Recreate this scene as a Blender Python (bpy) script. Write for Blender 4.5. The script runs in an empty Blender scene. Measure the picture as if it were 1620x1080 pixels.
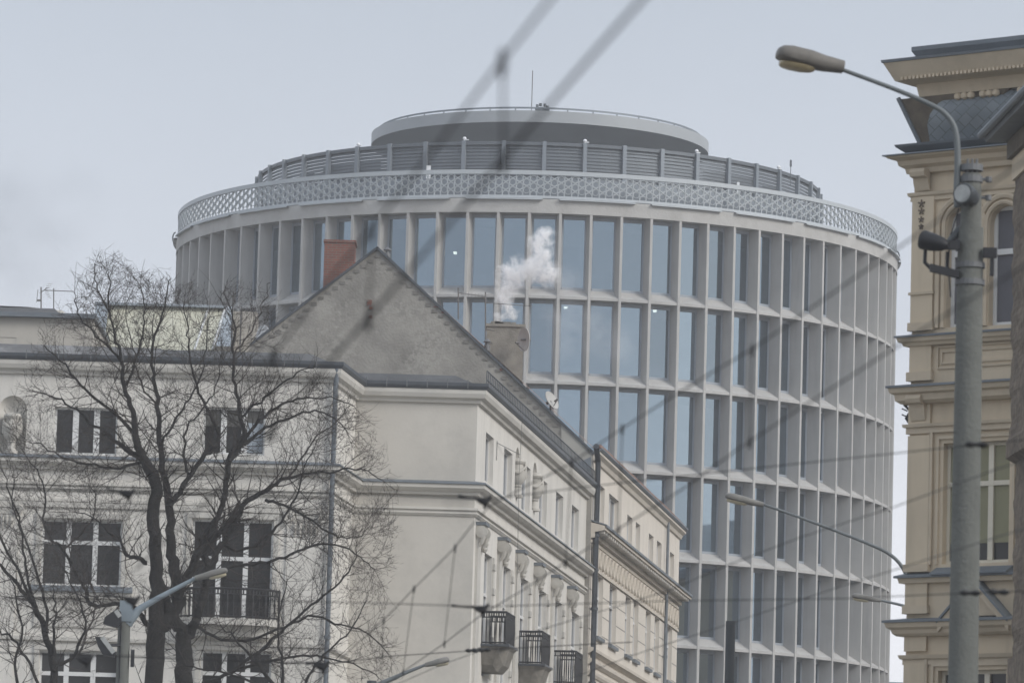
import bpy, bmesh, math, random
from mathutils import Vector, Matrix
S=bpy.context.scene; COL=S.collection
R_=math.radians; PI=math.pi
rnd=random.Random(7)
V=Vector
# ------------------------------------------------------------------ camera
W0,H0=1620.,1080.; FPX=8000.; PITCH=.12901; ROLL=.02891; CAMZ=1.6
F_=V((0,math.cos(PITCH),math.sin(PITCH))); U0=V((0,-math.sin(PITCH),math.cos(PITCH))); R0=V((1,0,0))
Rt=R0*math.cos(ROLL)+U0*math.sin(ROLL); Up=U0*math.cos(ROLL)-R0*math.sin(ROLL)
def ray(px,py): return F_+Rt*((px-W0/2)/FPX)-Up*((py-H0/2)/FPX)
def at(px,py,Y):
    d=ray(px,py); return V((0,0,CAMZ))+d*(Y/d.y)
def proj(p):
    q=p-V((0,0,CAMZ)); z=q.dot(F_); return (W0/2+FPX*q.dot(Rt)/z, H0/2-FPX*q.dot(Up)/z)
cd=bpy.data.cameras.new('camera'); co=bpy.data.objects.new('camera',cd); COL.objects.link(co)
cd.sensor_width=36; cd.lens=36*FPX/W0; cd.clip_start=.5; cd.clip_end=6000
M=Matrix((Rt,Up,-F_)).transposed().to_4x4(); M.translation=V((0,0,CAMZ)); co.matrix_world=M
cd.dof.use_dof=True; cd.dof.focus_distance=180; cd.dof.aperture_fstop=5.6
S.camera=co
# ------------------------------------------------------------------ materials
def mat(name,base,rough=.8,var=.12,scale=1.0,metal=0,spec=.4,bump=0,bscale=20,stain=0,stain_col=(.1,.1,.09),streak=False,emit=None,coat=0):
    m=bpy.data.materials.new(name); m.use_nodes=True; nt=m.node_tree; n=nt.nodes; l=nt.links
    b=n['Principled BSDF']; b.inputs['Roughness'].default_value=rough; b.inputs['Metallic'].default_value=metal
    b.inputs['Specular IOR Level'].default_value=spec
    tc=n.new('ShaderNodeNewGeometry'); geo=tc.outputs['Position']
    nz=n.new('ShaderNodeTexNoise'); nz.inputs['Scale'].default_value=scale; nz.inputs['Detail'].default_value=8; nz.inputs['Roughness'].default_value=.62
    l.new(geo,nz.inputs['Vector'])
    r=n.new('ShaderNodeValToRGB'); l.new(nz.outputs['Fac'],r.inputs['Fac'])
    e=r.color_ramp.elements; e[0].position=.3; e[1].position=.7
    e[0].color=tuple(c*(1-var) for c in base)+(1,); e[1].color=tuple(min(1,c*(1+var)) for c in base)+(1,)
    out=r.outputs['Color']
    if stain:
        mp=n.new('ShaderNodeMapping'); l.new(geo,mp.inputs['Vector'])
        mp.inputs['Scale'].default_value=(1.6,1.6,.22) if streak else (.55,.55,.55)
        n2=n.new('ShaderNodeTexNoise'); n2.inputs['Scale'].default_value=1.3; n2.inputs['Detail'].default_value=9; n2.inputs['Roughness'].default_value=.68
        l.new(mp.outputs[0],n2.inputs['Vector'])
        r2=n.new('ShaderNodeValToRGB'); l.new(n2.outputs['Fac'],r2.inputs['Fac']); r2.color_ramp.elements[0].position=.48; r2.color_ramp.elements[1].position=.72
        r2.color_ramp.elements[1].color=(stain,)*3+(1,)
        mx=n.new('ShaderNodeMix'); mx.data_type='RGBA'; l.new(r2.outputs['Color'],mx.inputs['Factor']); l.new(out,mx.inputs[6]); mx.inputs[7].default_value=tuple(stain_col)+(1,)
        out=mx.outputs[2]
    l.new(out,b.inputs['Base Color'])
    if bump:
        n3=n.new('ShaderNodeTexNoise'); n3.inputs['Scale'].default_value=bscale; n3.inputs['Detail'].default_value=6; l.new(geo,n3.inputs['Vector'])
        bp=n.new('ShaderNodeBump'); bp.inputs['Strength'].default_value=bump; bp.inputs['Distance'].default_value=.05
        l.new(n3.outputs['Fac'],bp.inputs['Height']); l.new(bp.outputs[0],b.inputs['Normal'])
    if emit: b.inputs['Emission Color'].default_value=tuple(emit[:3])+(1,); b.inputs['Emission Strength'].default_value=emit[3]
    return m
def brickmat(name,c1,c2,mortar,scale,w=.25,h=.075,rough=.9,ms=.012,facing='y',skew=0):
    m=bpy.data.materials.new(name); m.use_nodes=True; nt=m.node_tree; n=nt.nodes; l=nt.links; b=n['Principled BSDF']; b.inputs['Roughness'].default_value=rough
    tc=n.new('ShaderNodeTexCoord'); mp=n.new('ShaderNodeMapping'); l.new(tc.outputs['Object'],mp.inputs['Vector']); mp.inputs['Rotation'].default_value=(PI/2,0,skew)
    br=n.new('ShaderNodeTexBrick'); l.new(mp.outputs[0],br.inputs['Vector']); br.inputs['Scale'].default_value=scale
    br.inputs['Color1'].default_value=c1+(1,); br.inputs['Color2'].default_value=c2+(1,); br.inputs['Mortar'].default_value=mortar+(1,)
    br.inputs['Brick Width'].default_value=w; br.inputs['Row Height'].default_value=h; br.inputs['Mortar Size'].default_value=ms
    nz=n.new('ShaderNodeTexNoise'); nz.inputs['Scale'].default_value=1.5; nz.inputs['Detail'].default_value=8; l.new(tc.outputs['Object'],nz.inputs['Vector'])
    mx=n.new('ShaderNodeMix'); mx.data_type='RGBA'; mx.blend_type='MULTIPLY'; mx.inputs['Factor'].default_value=.55; l.new(br.outputs['Color'],mx.inputs[6]); l.new(nz.outputs['Fac'],mx.inputs[7])
    l.new(mx.outputs[2],b.inputs['Base Color']); return m
def gablemat():
    m=mat('old_render',(.25,.238,.215),.95,.28,1.1,bump=.35,bscale=14,stain=.35,stain_col=(.17,.16,.142))
    nt=m.node_tree; n=nt.nodes; l=nt.links; b=n['Principled BSDF']; src=b.inputs['Base Color'].links[0].from_socket
    tc=n.new('ShaderNodeTexCoord')
    nz=n.new('ShaderNodeTexNoise'); nz.inputs['Scale'].default_value=5.5; nz.inputs['Detail'].default_value=10; nz.inputs['Roughness'].default_value=.75; l.new(tc.outputs['Object'],nz.inputs['Vector'])
    nb=n.new('ShaderNodeTexNoise'); nb.inputs['Scale'].default_value=.5; nb.inputs['Detail'].default_value=3; l.new(tc.outputs['Object'],nb.inputs['Vector'])
    ml=n.new('ShaderNodeMath'); ml.operation='MULTIPLY'; l.new(nz.outputs['Fac'],ml.inputs[0]); l.new(nb.outputs['Fac'],ml.inputs[1])
    r=n.new('ShaderNodeValToRGB'); r.color_ramp.elements[0].position=.27; r.color_ramp.elements[1].position=.345; r.color_ramp.elements[1].color=(.75,.75,.75,1); l.new(ml.outputs[0],r.inputs['Fac'])
    mx=n.new('ShaderNodeMix'); mx.data_type='RGBA'; l.new(r.outputs[0],mx.inputs['Factor']); l.new(src,mx.inputs[6]); mx.inputs[7].default_value=(.33,.315,.285,1)
    l.new(mx.outputs[2],b.inputs['Base Color']); return m
def glassmat(name,refl,rcol,tcol,rough=.02):
    m=bpy.data.materials.new(name); m.use_nodes=True; nt=m.node_tree; n=nt.nodes; l=nt.links
    n.remove(n['Principled BSDF']); o=n['Material Output']
    g=n.new('ShaderNodeBsdfGlossy'); g.inputs['Color'].default_value=rcol+(1,); g.inputs['Roughness'].default_value=rough
    t=n.new('ShaderNodeBsdfTransparent'); t.inputs['Color'].default_value=tcol+(1,)
    tc=n.new('ShaderNodeTexCoord'); nz=n.new('ShaderNodeTexNoise'); nz.inputs['Scale'].default_value=.55; nz.inputs['Detail'].default_value=2; l.new(tc.outputs['Object'],nz.inputs['Vector'])
    bp=n.new('ShaderNodeBump'); bp.inputs['Strength'].default_value=.12; bp.inputs['Distance'].default_value=.02
    gp=n.new('ShaderNodeNewGeometry'); l.new(gp.outputs['Position'],nz.inputs['Vector']); oi=n.new('ShaderNodeObjectInfo'); hv=n.new('ShaderNodeHueSaturation'); hv.inputs['Color'].default_value=rcol+(1,); mv=n.new('ShaderNodeMapRange'); mv.inputs[3].default_value=.80; mv.inputs[4].default_value=1.16; l.new(oi.outputs['Random'],mv.inputs[0]); l.new(mv.outputs[0],hv.inputs['Value']); l.new(hv.outputs[0],g.inputs['Color'])
    l.new(nz.outputs['Fac'],bp.inputs['Height']); l.new(bp.outputs[0],g.inputs['Normal'])
    x=n.new('ShaderNodeMixShader'); x.inputs[0].default_value=refl; l.new(t.outputs[0],x.inputs[1]); l.new(g.outputs[0],x.inputs[2]); l.new(x.outputs[0],o.inputs['Surface']); return m
MT=dict(
 concrete=mat('pale_concrete',(.415,.407,.392),.75,.08,.8,stain=.6,stain_col=(.29,.285,.28),streak=True),
 concrete_rough=mat('band_concrete',(.42,.412,.395),.85,.1,1.2,bump=.3,bscale=8,stain=.6,stain_col=(.29,.28,.26)),
 lattice=mat('painted_steel',(.42,.45,.47),.45,.04,1),
 louvre=mat('louvre_metal',(.115,.13,.145),.5,.08,1,metal=.3),
 louvre_post=mat('louvre_post',(.20,.225,.25),.5,.05,1,metal=.2),
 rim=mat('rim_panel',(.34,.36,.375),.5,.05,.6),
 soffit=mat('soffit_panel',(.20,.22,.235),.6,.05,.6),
 frame_grey=mat('window_frame',(.30,.33,.37),.45,.04,2),
 towerglass=glassmat('tower_glass',.60,(.385,.485,.565),(.60,.65,.68)),
 interior=mat('interior_wall',(.22,.24,.26),.9,.4,.35),
 slab=mat('slab',(.35,.35,.35),.9,.1,1),
 blind=mat('blind',(.55,.56,.55),.9,.05,2),
 white=mat('off_white_render',(.635,.61,.565),.9,.06,.7,bump=.12,bscale=6,stain=.6,stain_col=(.46,.445,.41),streak=True),
 greyrender=mat('weathered_render',(.51,.485,.44),.9,.07,.6,stain=.75,stain_col=(.38,.365,.335),bump=.1,bscale=10),
 trim=mat('trim_render',(.52,.50,.46),.9,.06,1.2,stain=.45,stain_col=(.27,.26,.24)),
 stucco=mat('ornament_stone',(.48,.46,.42),.9,.1,3,stain=.4,stain_col=(.24,.23,.21)),
 zinc=mat('zinc_sheet',(.15,.17,.19),.55,.15,1.5,metal=.3,stain=.4,stain_col=(.25,.26,.27)),
 darkzinc=mat('dark_gutter',(.07,.078,.088),.5,.15,2,metal=.3),
 felt=mat('roofing_felt',(.075,.077,.08),.9,.25,1.5,stain=.5,stain_col=(.15,.15,.15),bump=.3),
 patch=mat('patched_felt',(.12,.12,.122),.9,.2,1.5,stain=.6,stain_col=(.4,.4,.4)),
 winframe=mat('white_window_paint',(.66,.66,.65),.5,.05,2),
 darkglass=mat('dark_glass',(.02,.02,.02),.08,.35,.6,spec=.35),
 blueglass=mat('blueish_glass',(.06,.075,.1),.06,.25,.5,spec=.8),
 shade=mat('roller_shade',(.10,.098,.092),.9,.1,2),
 cream=mat('cream_render',(.66,.61,.54),.9,.05,.8,stain=.3,stain_col=(.44,.40,.35),streak=True),
 creamtrim=mat('cream_trim',(.56,.51,.44),.9,.07,1,stain=.4,stain_col=(.28,.26,.23)),
 joint=mat('dark_joint_brown',(.17,.16,.145),.95,.1,2),  # dark brown for wall joints and verge bricks
 gable=gablemat(), palegable=mat('pale_patch_render',(.34,.33,.30),.9,.1,1,stain=.4,stain_col=(.25,.24,.22)),
 brick=brickmat('red_brick',(.30,.095,.06),(.22,.075,.05),(.20,.17,.15),1),
 tile=mat('clay_tile',(.20,.13,.105),.85,.3,6,bump=.4),
 oldstone=mat('old_stone',(.20,.185,.16),.95,.3,3,bump=.6,bscale=6,stain=.6,stain_col=(.11,.10,.088)),
 chimney=mat('chimney_render',(.25,.235,.205),.95,.3,2.6,bump=.3,stain=.6,stain_col=(.11,.105,.095)),
 iron=mat('wrought_iron',(.018,.018,.02),.6,.2,6),
 steel=mat('galvanised_steel',(.15,.155,.16),.6,.15,4,metal=.3),
 thin=mat('antenna_aluminium',(.16,.155,.15),.5,.2,5,metal=.5),
 dish=mat('dish_paint',(.42,.41,.39),.6,.1,3),
 whitemetal=mat('white_metal',(.72,.73,.74),.5,.03,3),
 yellow=mat('pale_yellow_sheet',(.50,.49,.40),.6,.08,.8,stain=.3,stain_col=(.46,.42,.28)),
 bluesheet=mat('blue_grey_sheet',(.32,.36,.40),.5,.06,1),
 rearwall=mat('rear_wall',(.44,.415,.37),.9,.06,.8,stain=.3,stain_col=(.27,.26,.24)),
 beige=mat('ochre_render',(.59,.495,.365),.9,.06,.9,stain=.4,stain_col=(.34,.285,.205),streak=True),
 beigetrim=mat('ochre_trim',(.54,.455,.34),.9,.08,1.2,stain=.5,stain_col=(.25,.21,.15)),
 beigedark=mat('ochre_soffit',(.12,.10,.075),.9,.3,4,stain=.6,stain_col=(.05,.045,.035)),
 beigeframe=mat('cream_window_paint',(.66,.61,.50),.6,.05,2),
 slate=brickmat('slate_diamonds',(.20,.235,.26),(.26,.295,.32),(.10,.115,.125),1,.17,.17,.5,.005,skew=R_(45)),
 curtain_and_reflection=mat('curtain_and_reflection',(.13,.13,.145),.95,.1,3), olive=mat('olive_blind',(.26,.25,.16),.9,.06,3),
 brown=mat('rough_brown_render',(.16,.13,.10),1,.35,7,bump=1,bscale=9,stain=.8,stain_col=(.05,.042,.035)),
 bark=mat('dark_bark',(.021,.019,.017),.95,.35,9,bump=.8,bscale=25), twig=mat('twig_bark',(.045,.037,.032),.95,.3,9),
 twigpale=mat('pale_twig_bark',(.055,.048,.043),.95,.3,9),
 poleconc=mat('pole_concrete',(.135,.14,.128),.9,.12,2.5,bump=.3,bscale=20,stain=.55,stain_col=(.09,.095,.085),streak=True),
 lamphead=mat('lamp_housing',(.15,.14,.125),.6,.2,6,stain=.4,stain_col=(.2,.19,.17)),
 lamptop=mat('lamp_housing_pale',(.19,.185,.17),.6,.2,6,stain=.5,stain_col=(.13,.125,.115)),
 lens=mat('amber_lens',(.40,.33,.20),.25,.15,5,spec=.6), lenspale=mat('pale_lens',(.56,.50,.36),.25,.1,5,spec=.6),
 armpaint=mat('arm_paint',(.13,.145,.15),.5,.1,4), armpale=mat('pale_arm_paint',(.20,.24,.27),.5,.1,4),
 black=mat('black_plastic',(.014,.015,.018),.5,.2,4), darkpole=mat('dark_pole',(.05,.057,.062),.6,.1,2),
 flood=mat('flood_glass',(.3,.31,.3),.1,.2,8,spec=.9), wire=mat('wire_dark',(.012,.012,.013),.6,.1,3),
 asphalt=mat('asphalt',(.05,.05,.052),.9,.2,3), paving=mat('paving',(.22,.215,.2),.9,.15,1.5), ground=mat('ground_soil',(.12,.11,.095),.95,.2,.3),
 ceil_light=mat('lit_fitting',(.8,.8,.7),.5,0,1,emit=(1,.93,.75,9)),
)
# ------------------------------------------------------------------ mesh helpers
class MB:
    def __init__(s): s.v=[]; s.f=[]; s.k=[]
    def poly(s,pts): b=len(s.v); s.v+=[V(p) for p in pts]; s.f.append(tuple(range(b,b+len(pts)))); return s
    def solid(s,a,b):   # two equal rings -> closed prism
        s.k.append((len(s.v),len(s.f))); n=len(a); k=len(s.v); s.v+=[V(p) for p in a]+[V(p) for p in b]
        s.f.append(tuple(range(k,k+n))); s.f.append(tuple(range(k+2*n-1,k+n-1,-1)))
        for i in range(n): j=(i+1)%n; s.f.append((k+i,k+n+i,k+n+j,k+j))
        return s
    def box(s,x0,x1,y0,y1,z0,z1):
        return s.solid([(x0,y0,z0),(x1,y0,z0),(x1,y1,z0),(x0,y1,z0)],[(x0,y0,z1),(x1,y0,z1),(x1,y1,z1),(x0,y1,z1)])
    def fbox(s,fc,s0,s1,d0,d1,z0,z1):
        p=fc.pt; return s.solid([p(s0,d0,z0),p(s1,d0,z0),p(s1,d1,z0),p(s0,d1,z0)],[p(s0,d0,z1),p(s1,d0,z1),p(s1,d1,z1),p(s0,d1,z1)])
    def ring(s,rings,cap=True,close=True):
        s.k.append((len(s.v),len(s.f))); n=len(rings[0]); k=len(s.v)
        for r in rings: s.v+=[V(p) for p in r]
        for a in range(len(rings)-1):
            for i in range(n if close else n-1):
                j=(i+1)%n; s.f.append((k+a*n+i,k+a*n+j,k+(a+1)*n+j,k+(a+1)*n+i))
        if cap: s.f.append(tuple(range(k+n-1,k-1,-1))); e=k+(len(rings)-1)*n; s.f.append(tuple(range(e,e+n)))
        return s
    def tube(s,pts,rad,seg=8,cap=True):
        pts=[V(p) for p in pts]; n=len(pts)
        if not hasattr(rad,'__len__'): rad=[rad]*n
        t0=(pts[1]-pts[0]).normalized(); a=t0.orthogonal().normalized(); rings=[]
        for i in range(n):
            t=(pts[min(i+1,n-1)]-pts[max(i-1,0)]).normalized()
            a=(a-t*a.dot(t)); a=a.normalized() if a.length>1e-6 else t.orthogonal().normalized(); b=t.cross(a)
            rings.append([pts[i]+(a*math.cos(2*PI*k/seg)+b*math.sin(2*PI*k/seg))*rad[i] for k in range(seg)])
        return s.ring(rings,cap)
    def lathe(s,c,prof,seg=24,a0=0,a1=2*PI,closed_prof=False):
        s.k.append((len(s.v),len(s.f))); c=V(c); full=abs(a1-a0-2*PI)<1e-6; m=seg if full else seg+1; k=len(s.v); n=len(prof)
        for i in range(m):
            a=a0+(a1-a0)*i/seg; s.v+=[c+V((r*math.sin(a),-r*math.cos(a),z)) for r,z in prof]
        for i in range(seg):
            i2=(i+1)%m
            for j in range(n if closed_prof else n-1):
                j2=(j+1)%n; s.f.append((k+i*n+j,k+i2*n+j,k+i2*n+j2,k+i*n+j2))
        return s
    def sweep(s,path,prof):   # path: (x,y) list; prof: closed (out,z); outward is right of travel
        P=[V((p[0],p[1])) for p in path]; n=len(P); nr=[]
        for i in range(n-1):
            d=(P[i+1]-P[i]).normalized(); nr.append(V((d.y,-d.x)))
        rings=[]
        for i in range(n):
            if i==0: m=nr[0]
            elif i==n-1: m=nr[-1]
            else: m=nr[i-1]+nr[i]; m=m/ (m.dot(nr[i]))
            rings.append([(P[i].x+m.x*d,P[i].y+m.y*d,z) for d,z in prof])
        return s.ring(rings)
    def each(s,name,m,parent,smooth=False,group=1):
        ks=s.k[::group]+[(len(s.v),len(s.f))]; out=[]
        for (v0,f0),(v1,f1) in zip(ks,ks[1:]):
            q=MB(); q.v=s.v[v0:v1]; q.f=[tuple(i-v0 for i in f) for f in s.f[f0:f1]]; out.append(q.build(name,m,parent,smooth))
        return out
    def build(s,name,m,parent=None,smooth=False,merge=False):
        me=bpy.data.meshes.new(name); off=base_of(parent)
        me.from_pydata([tuple(p-off) for p in s.v],[],s.f); 
        bm=bmesh.new(); bm.from_mesh(me)
        if merge: bmesh.ops.remove_doubles(bm,verts=bm.verts,dist=1e-4)
        bmesh.ops.recalc_face_normals(bm,faces=bm.faces); bm.to_mesh(me); bm.free()
        if smooth:
            for p in me.polygons: p.use_smooth=True
            try: me.set_sharp_from_angle(angle=R_(40))
            except Exception: pass
        me.materials.append(MT[m] if isinstance(m,str) else m)
        o=bpy.data.objects.new(name,me); COL.objects.link(o)
        if parent is not None: o.parent=parent
        return o
BASE={}
def base_of(o):
    r=V((0,0,0))
    while o is not None: r=r+o.location; o=o.parent
    return r
def thing(name,label,cat,loc,group=None):
    o=bpy.data.objects.new(name,None); COL.objects.link(o); o.location=loc; o.empty_display_size=.3
    o['label']=label; o['category']=cat
    if group: o['group']=group
    return o
def tag(o,label,cat,group=None,kind=None):
    o['label']=label; o['category']=cat
    if group: o['group']=group
    if kind: o['kind']=kind
    return o
class Fc:
    def __init__(s,p0,p1): s.p0=V((p0[0],p0[1])); s.p1=V((p1[0],p1[1])); s.L=(s.p1-s.p0).length; s.u=(s.p1-s.p0)/s.L; s.n=V((s.u.y,-s.u.x))
    def pt(s,a,d,z): q=s.p0+s.u*a+s.n*d; return V((q.x,q.y,z))
    def sz(s,px,py,d=0):
        r=ray(px,py); o=s.p0+s.n*d; t=s.n.dot(o)/s.n.dot(V((r.x,r.y))); q=V((r.x,r.y))*t
        return (q-s.p0).dot(s.u), CAMZ+r.z*t
    def z(s,px,py,d=0): return s.sz(px,py,d)[1]
    def s_(s,px,py,d=0): return s.sz(px,py,d)[0]
def FcL_(xa,ya,xb,yb_):
    f=Fc((xa,ya),(xb,yb_))
    if f.n.x>0: f.n=-f.n
    return f
def wall(mb,fc,s0,s1,z0,z1,holes,depth=.25):
    ss=sorted({s0,s1}|{min(max(h[i],s0),s1) for h in holes for i in (0,1)}); zs=sorted({z0,z1}|{min(max(h[i],z0),z1) for h in holes for i in (2,3)})
    for a,b in zip(ss,ss[1:]):
        if b-a<1e-5: continue
        for c,d in zip(zs,zs[1:]):
            if d-c<1e-5: continue
            m,q=(a+b)/2,(c+d)/2
            if any(h[0]<m<h[1] and h[2]<q<h[3] for h in holes): continue
            mb.poly([fc.pt(a,0,c),fc.pt(b,0,c),fc.pt(b,0,d),fc.pt(a,0,d)])
    for h in holes:
        dd=h[4] if len(h)>4 else depth; a,b,c,d=h[:4]; p=fc.pt
        mb.poly([p(a,0,c),p(b,0,c),p(b,-dd,c),p(a,-dd,c)]); mb.poly([p(a,0,d),p(b,0,d),p(b,-dd,d),p(a,-dd,d)])
        mb.poly([p(a,0,c),p(a,0,d),p(a,-dd,d),p(a,-dd,c)]); mb.poly([p(b,0,c),p(b,0,d),p(b,-dd,d),p(b,-dd,c)])
def window(par,fc,a,b,c,d,dep=.22,cols=2,transoms=(),fw=.06,glass='darkglass',fm='winframe',shade=0,shm='shade',sashw=.05,label=None,arch=False):
    mb=MB(); f0,f1=-dep,-dep+.07
    mb.fbox(fc,a,a+fw,f0,f1,c,d); mb.fbox(fc,b-fw,b,f0,f1,c,d); mb.fbox(fc,a+fw,b-fw,f0,f1,c,c+fw); mb.fbox(fc,a+fw,b-fw,f0,f1,d-fw,d)
    zz=[c+fw]+[c+(d-c)*t for t in transoms]+[d-fw]
    for i in range(1,cols):
        m=a+(b-a)*i/cols; mb.fbox(fc,m-sashw,m+sashw,f0,f1+.012,c+fw,d-fw)
    for t in zz[1:-1]: mb.fbox(fc,a+fw,b-fw,f0,f1+.02,t-sashw*.8,t+sashw*.8)
    w=mb.build('window',fm,par)
    if label: w['label']=label
    MB().fbox(fc,a+.01,b-.01,f0+.015,f0+.03,c+.01,d-.01).build('pane',glass,w)
    if shade:
        MB().fbox(fc,a+fw,b-fw,f0+.034,f0+.045,d-fw-(d-c)*shade,d-fw).build('blind',shm,w)
    return w
def arc_fill(mb,fc,a,b,d,dep,out=0,n=12):  # masonry above an arched opening inside rectangular hole a..b, top d
    r=(b-a)/2; m=(a+b)/2; zc=d-r
    for i in range(n):
        t0=PI-PI*i/n; t1=PI-PI*(i+1)/n
        p0=(m+r*math.cos(t0),zc+r*math.sin(t0)); p1=(m+r*math.cos(t1),zc+r*math.sin(t1))
        mb.solid([fc.pt(p0[0],out,p0[1]),fc.pt(p1[0],out,p1[1]),fc.pt(p1[0],out,d),fc.pt(p0[0],out,d)],[fc.pt(p0[0],-dep,p0[1]),fc.pt(p1[0],-dep,p1[1]),fc.pt(p1[0],-dep,d),fc.pt(p0[0],-dep,d)])
# ------------------------------------------------------------------ setting
o=MB().box(-1500,1500,-600,3000,-.5,0).build('ground','ground'); o['kind']='structure'
o=MB().poly([(1.5,-40,.02),(7,-40,.02),(9,60,.02),(26,205,.02),(19,205,.02),(4.5,100,.02)]).build('road','asphalt'); o['kind']='structure'
mbp=MB(); mbp.solid([(-30,60,.004),(3.0,60,.004),(5.5,124,.004),(-30,124,.004)],[(-30,60,.13),(3.0,60,.13),(5.5,124,.13),(-30,124,.13)]); o=mbp.build('pavement','paving'); o['kind']='structure'
# ------------------------------------------------------------------ round office tower
D_=250.; AZ=.00445; CX,CY=D_*math.sin(AZ),D_*math.cos(AZ); RT=17.93; ZL=CAMZ+32.17; DH=3.975; NF=78; PH=R_(3.1)+.0
C0=V((CX,CY,0)); ROWS=9
tower=thing('round_office_tower','round concrete office tower with tall windows between fins and patterned parapet','office tower',(CX,CY,0))
def frontpt(r): return CY-r
def zt(px,py,r): return at(px,py,frontpt(r)).z
ZB=ZL+DH        # underside of top band
def cp(r,a,z): return C0+V((r*math.sin(a),-r*math.cos(a),z))
finm=None
for k in range(NF):
    a=PH+k*2*PI/NF
    if finm is None:
        mb=MB(); q=[(-.062,.03),(.062,.03),(.14,-.70),(-.14,-.70)]
        mb.solid([C0+V((x,-(RT+y),0)) for x,y in q],[C0+V((x,-(RT+y),ZB+.05)) for x,y in q])
        o=mb.build('fin','concrete',tower); finm=o.data
    else: o=bpy.data.objects.new('fin',finm); COL.objects.link(o); o.parent=tower
    o.rotation_euler=(0,0,a)
for r in range(ROWS):
    z=ZL-r*DH
    mb=MB(); mb.lathe(C0,[(RT,z),(RT,z+.13),(RT-.06,z+.16),(RT-.68,z+.54),(RT-.74,z+.54),(RT-.74,z)],NF*2,a0=PH,a1=PH+2*PI,closed_prof=True); mb.build('spandrel_ring','concrete',tower)
mb=MB(); mb.lathe(C0,[(RT+.05,ZB),(RT+.05,ZB+.66),(RT-.5,ZB+.7),(RT-.76,ZB+.7),(RT-.76,ZB)],NF*2,closed_prof=True); mb.build('top_band','concrete_rough',tower,smooth=True)
mb=MB()
for r in range(-1,ROWS):
    z=ZL-r*DH; mb.lathe(C0,[(RT-1.0,z-.05),(RT-1.0,z+.3),(RT-6,z+.3),(RT-6,z-.05)],96,closed_prof=True)
mb.build('floor_slabs','slab',tower)
MB().lathe(C0,[(RT-4.5,0),(RT-4.5,ZB)],96).build('inner_core','interior',tower)
mb=MB()
for r in range(ROWS):
    for k in range(30):
        a=rnd.uniform(-1.2,1.2); z=ZL-r*DH+.3; w_=rnd.uniform(.3,1.1); d_=rnd.uniform(1.5,3.2); h_=rnd.choice([.8,1.1,1.5,2.1]); mb.lathe(C0,[(RT-d_,z),(RT-d_,z+h_),(RT-d_-.4,z+h_),(RT-d_-.4,z)],2,a0=a,a1=a+w_/RT,closed_prof=True)
o=mb.build('office_furniture','blind',tower); o['kind']='stuff'
# window units
wf=MB(); hw=.62; zb,ztp=.50,DH-.02
def unit(mb,a,z,part):
    def P(x,d,zz): 
        c,s=math.cos(a),math.sin(a); return C0+V((x*c+(RT+d)*s, x*s-(RT+d)*c, zz))
    def bx(x0,x1,d0,d1,z0,z1): mb.solid([P(x0,d0,z0),P(x1,d0,z0),P(x1,d1,z0),P(x0,d1,z0)],[P(x0,d0,z1),P(x1,d0,z1),P(x1,d1,z1),P(x0,d1,z1)])
    if part=='f':
        for e in (-1,1): bx(min(e*hw,e*(hw-.085)),max(e*hw,e*(hw-.085)),-.74,-.65,z+zb,z+ztp)
        bx(-hw+.12,hw-.085,-.74,-.65,z+zb,z+zb+.13); bx(-hw+.12,hw-.085,-.74,-.65,z+ztp-.14,z+ztp)
        for e in (-1,1): bx(min(e*(hw-.085),e*(hw-.12)),max(e*(hw-.085),e*(hw-.12)),-.73,-.68,z+zb+.13,z+ztp-.14)
    elif part=='p': bx(-hw+.13,hw-.095,-.715,-.705,z+zb+.1,z+ztp-.12)
    else: bx(-hw+.13,hw-.095,-.80,-.79,z+ztp-part,z+ztp)
def roof_y(x):
    pl=[(275,480),(430,520),(597,390),(937,715),(1075,850),(1090,945),(1091,1200),(1500,1200)]
    for (a,b),(c,d) in zip(pl,pl[1:]):
        if a<=x<=c: return b+(d-b)*(x-a)/(c-a)
    return 0
units=[]
for k in range(NF):
    a=PH+(k+.5)*2*PI/NF; ac=(a+PI)%(2*PI)-PI
    for r in range(ROWS+0):
        z=ZL-r*DH; p=proj(cp(RT-.8,a,z+2.4)); vis=abs(ac)<R_(66) and p[1]-55<roof_y(p[0]) and p[1]<1150
        units.append((-(math.cos(ac)*(1 if vis else 0)),-math.cos(ac),a,z,r,k))
units.sort()
UF=UP=None; rb=MB(); rp=MB()
for i,(sc,_,a,z,r,k) in enumerate(units):
    if i<100:
        if UF is None:
            m1=MB(); unit(m1,0,0,'f'); o=m1.build('window','frame_grey',tower); UF=o.data
            m2=MB(); unit(m2,0,0,'p'); q=m2.build('pane','towerglass',o); UP=q.data
        else:
            o=bpy.data.objects.new('window',UF); COL.objects.link(o); o.parent=tower
            q=bpy.data.objects.new('pane',UP); COL.objects.link(q); q.parent=o
        o.location=(0,0,z); o.rotation_euler=(0,0,a)
        if rnd.random()<.3:
            bl=MB(); h=rnd.choice([.6,1.0,1.4,2.0]); 
            bb=rnd.random()
            unit(bl,0,0,h); me=bpy.data.meshes.new('blind'); me.from_pydata([tuple(v-C0) for v in bl.v],[],bl.f); me.materials.append(MT['blind'])
            ob=bpy.data.objects.new('blind',me); COL.objects.link(ob); ob.parent=o
    else: unit(rb,a,z,'f'); unit(rp,a,z,'p')
o=rb.build('window','frame_grey',tower); o['kind']='stuff'; q=rp.build('pane','towerglass',o); q['kind']='stuff'
for (px,py) in [(895,486),(899,483),(935,490),(938,489),(983,492),(1036,492),(790,402),(720,400)]:
    p=at(px,py,234.6); MB().box(p.x-.08,p.x+.08,p.y-.25,p.y+.25,p.z-.03,p.z+.03).build('ceiling_light','ceil_light',tower)
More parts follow.
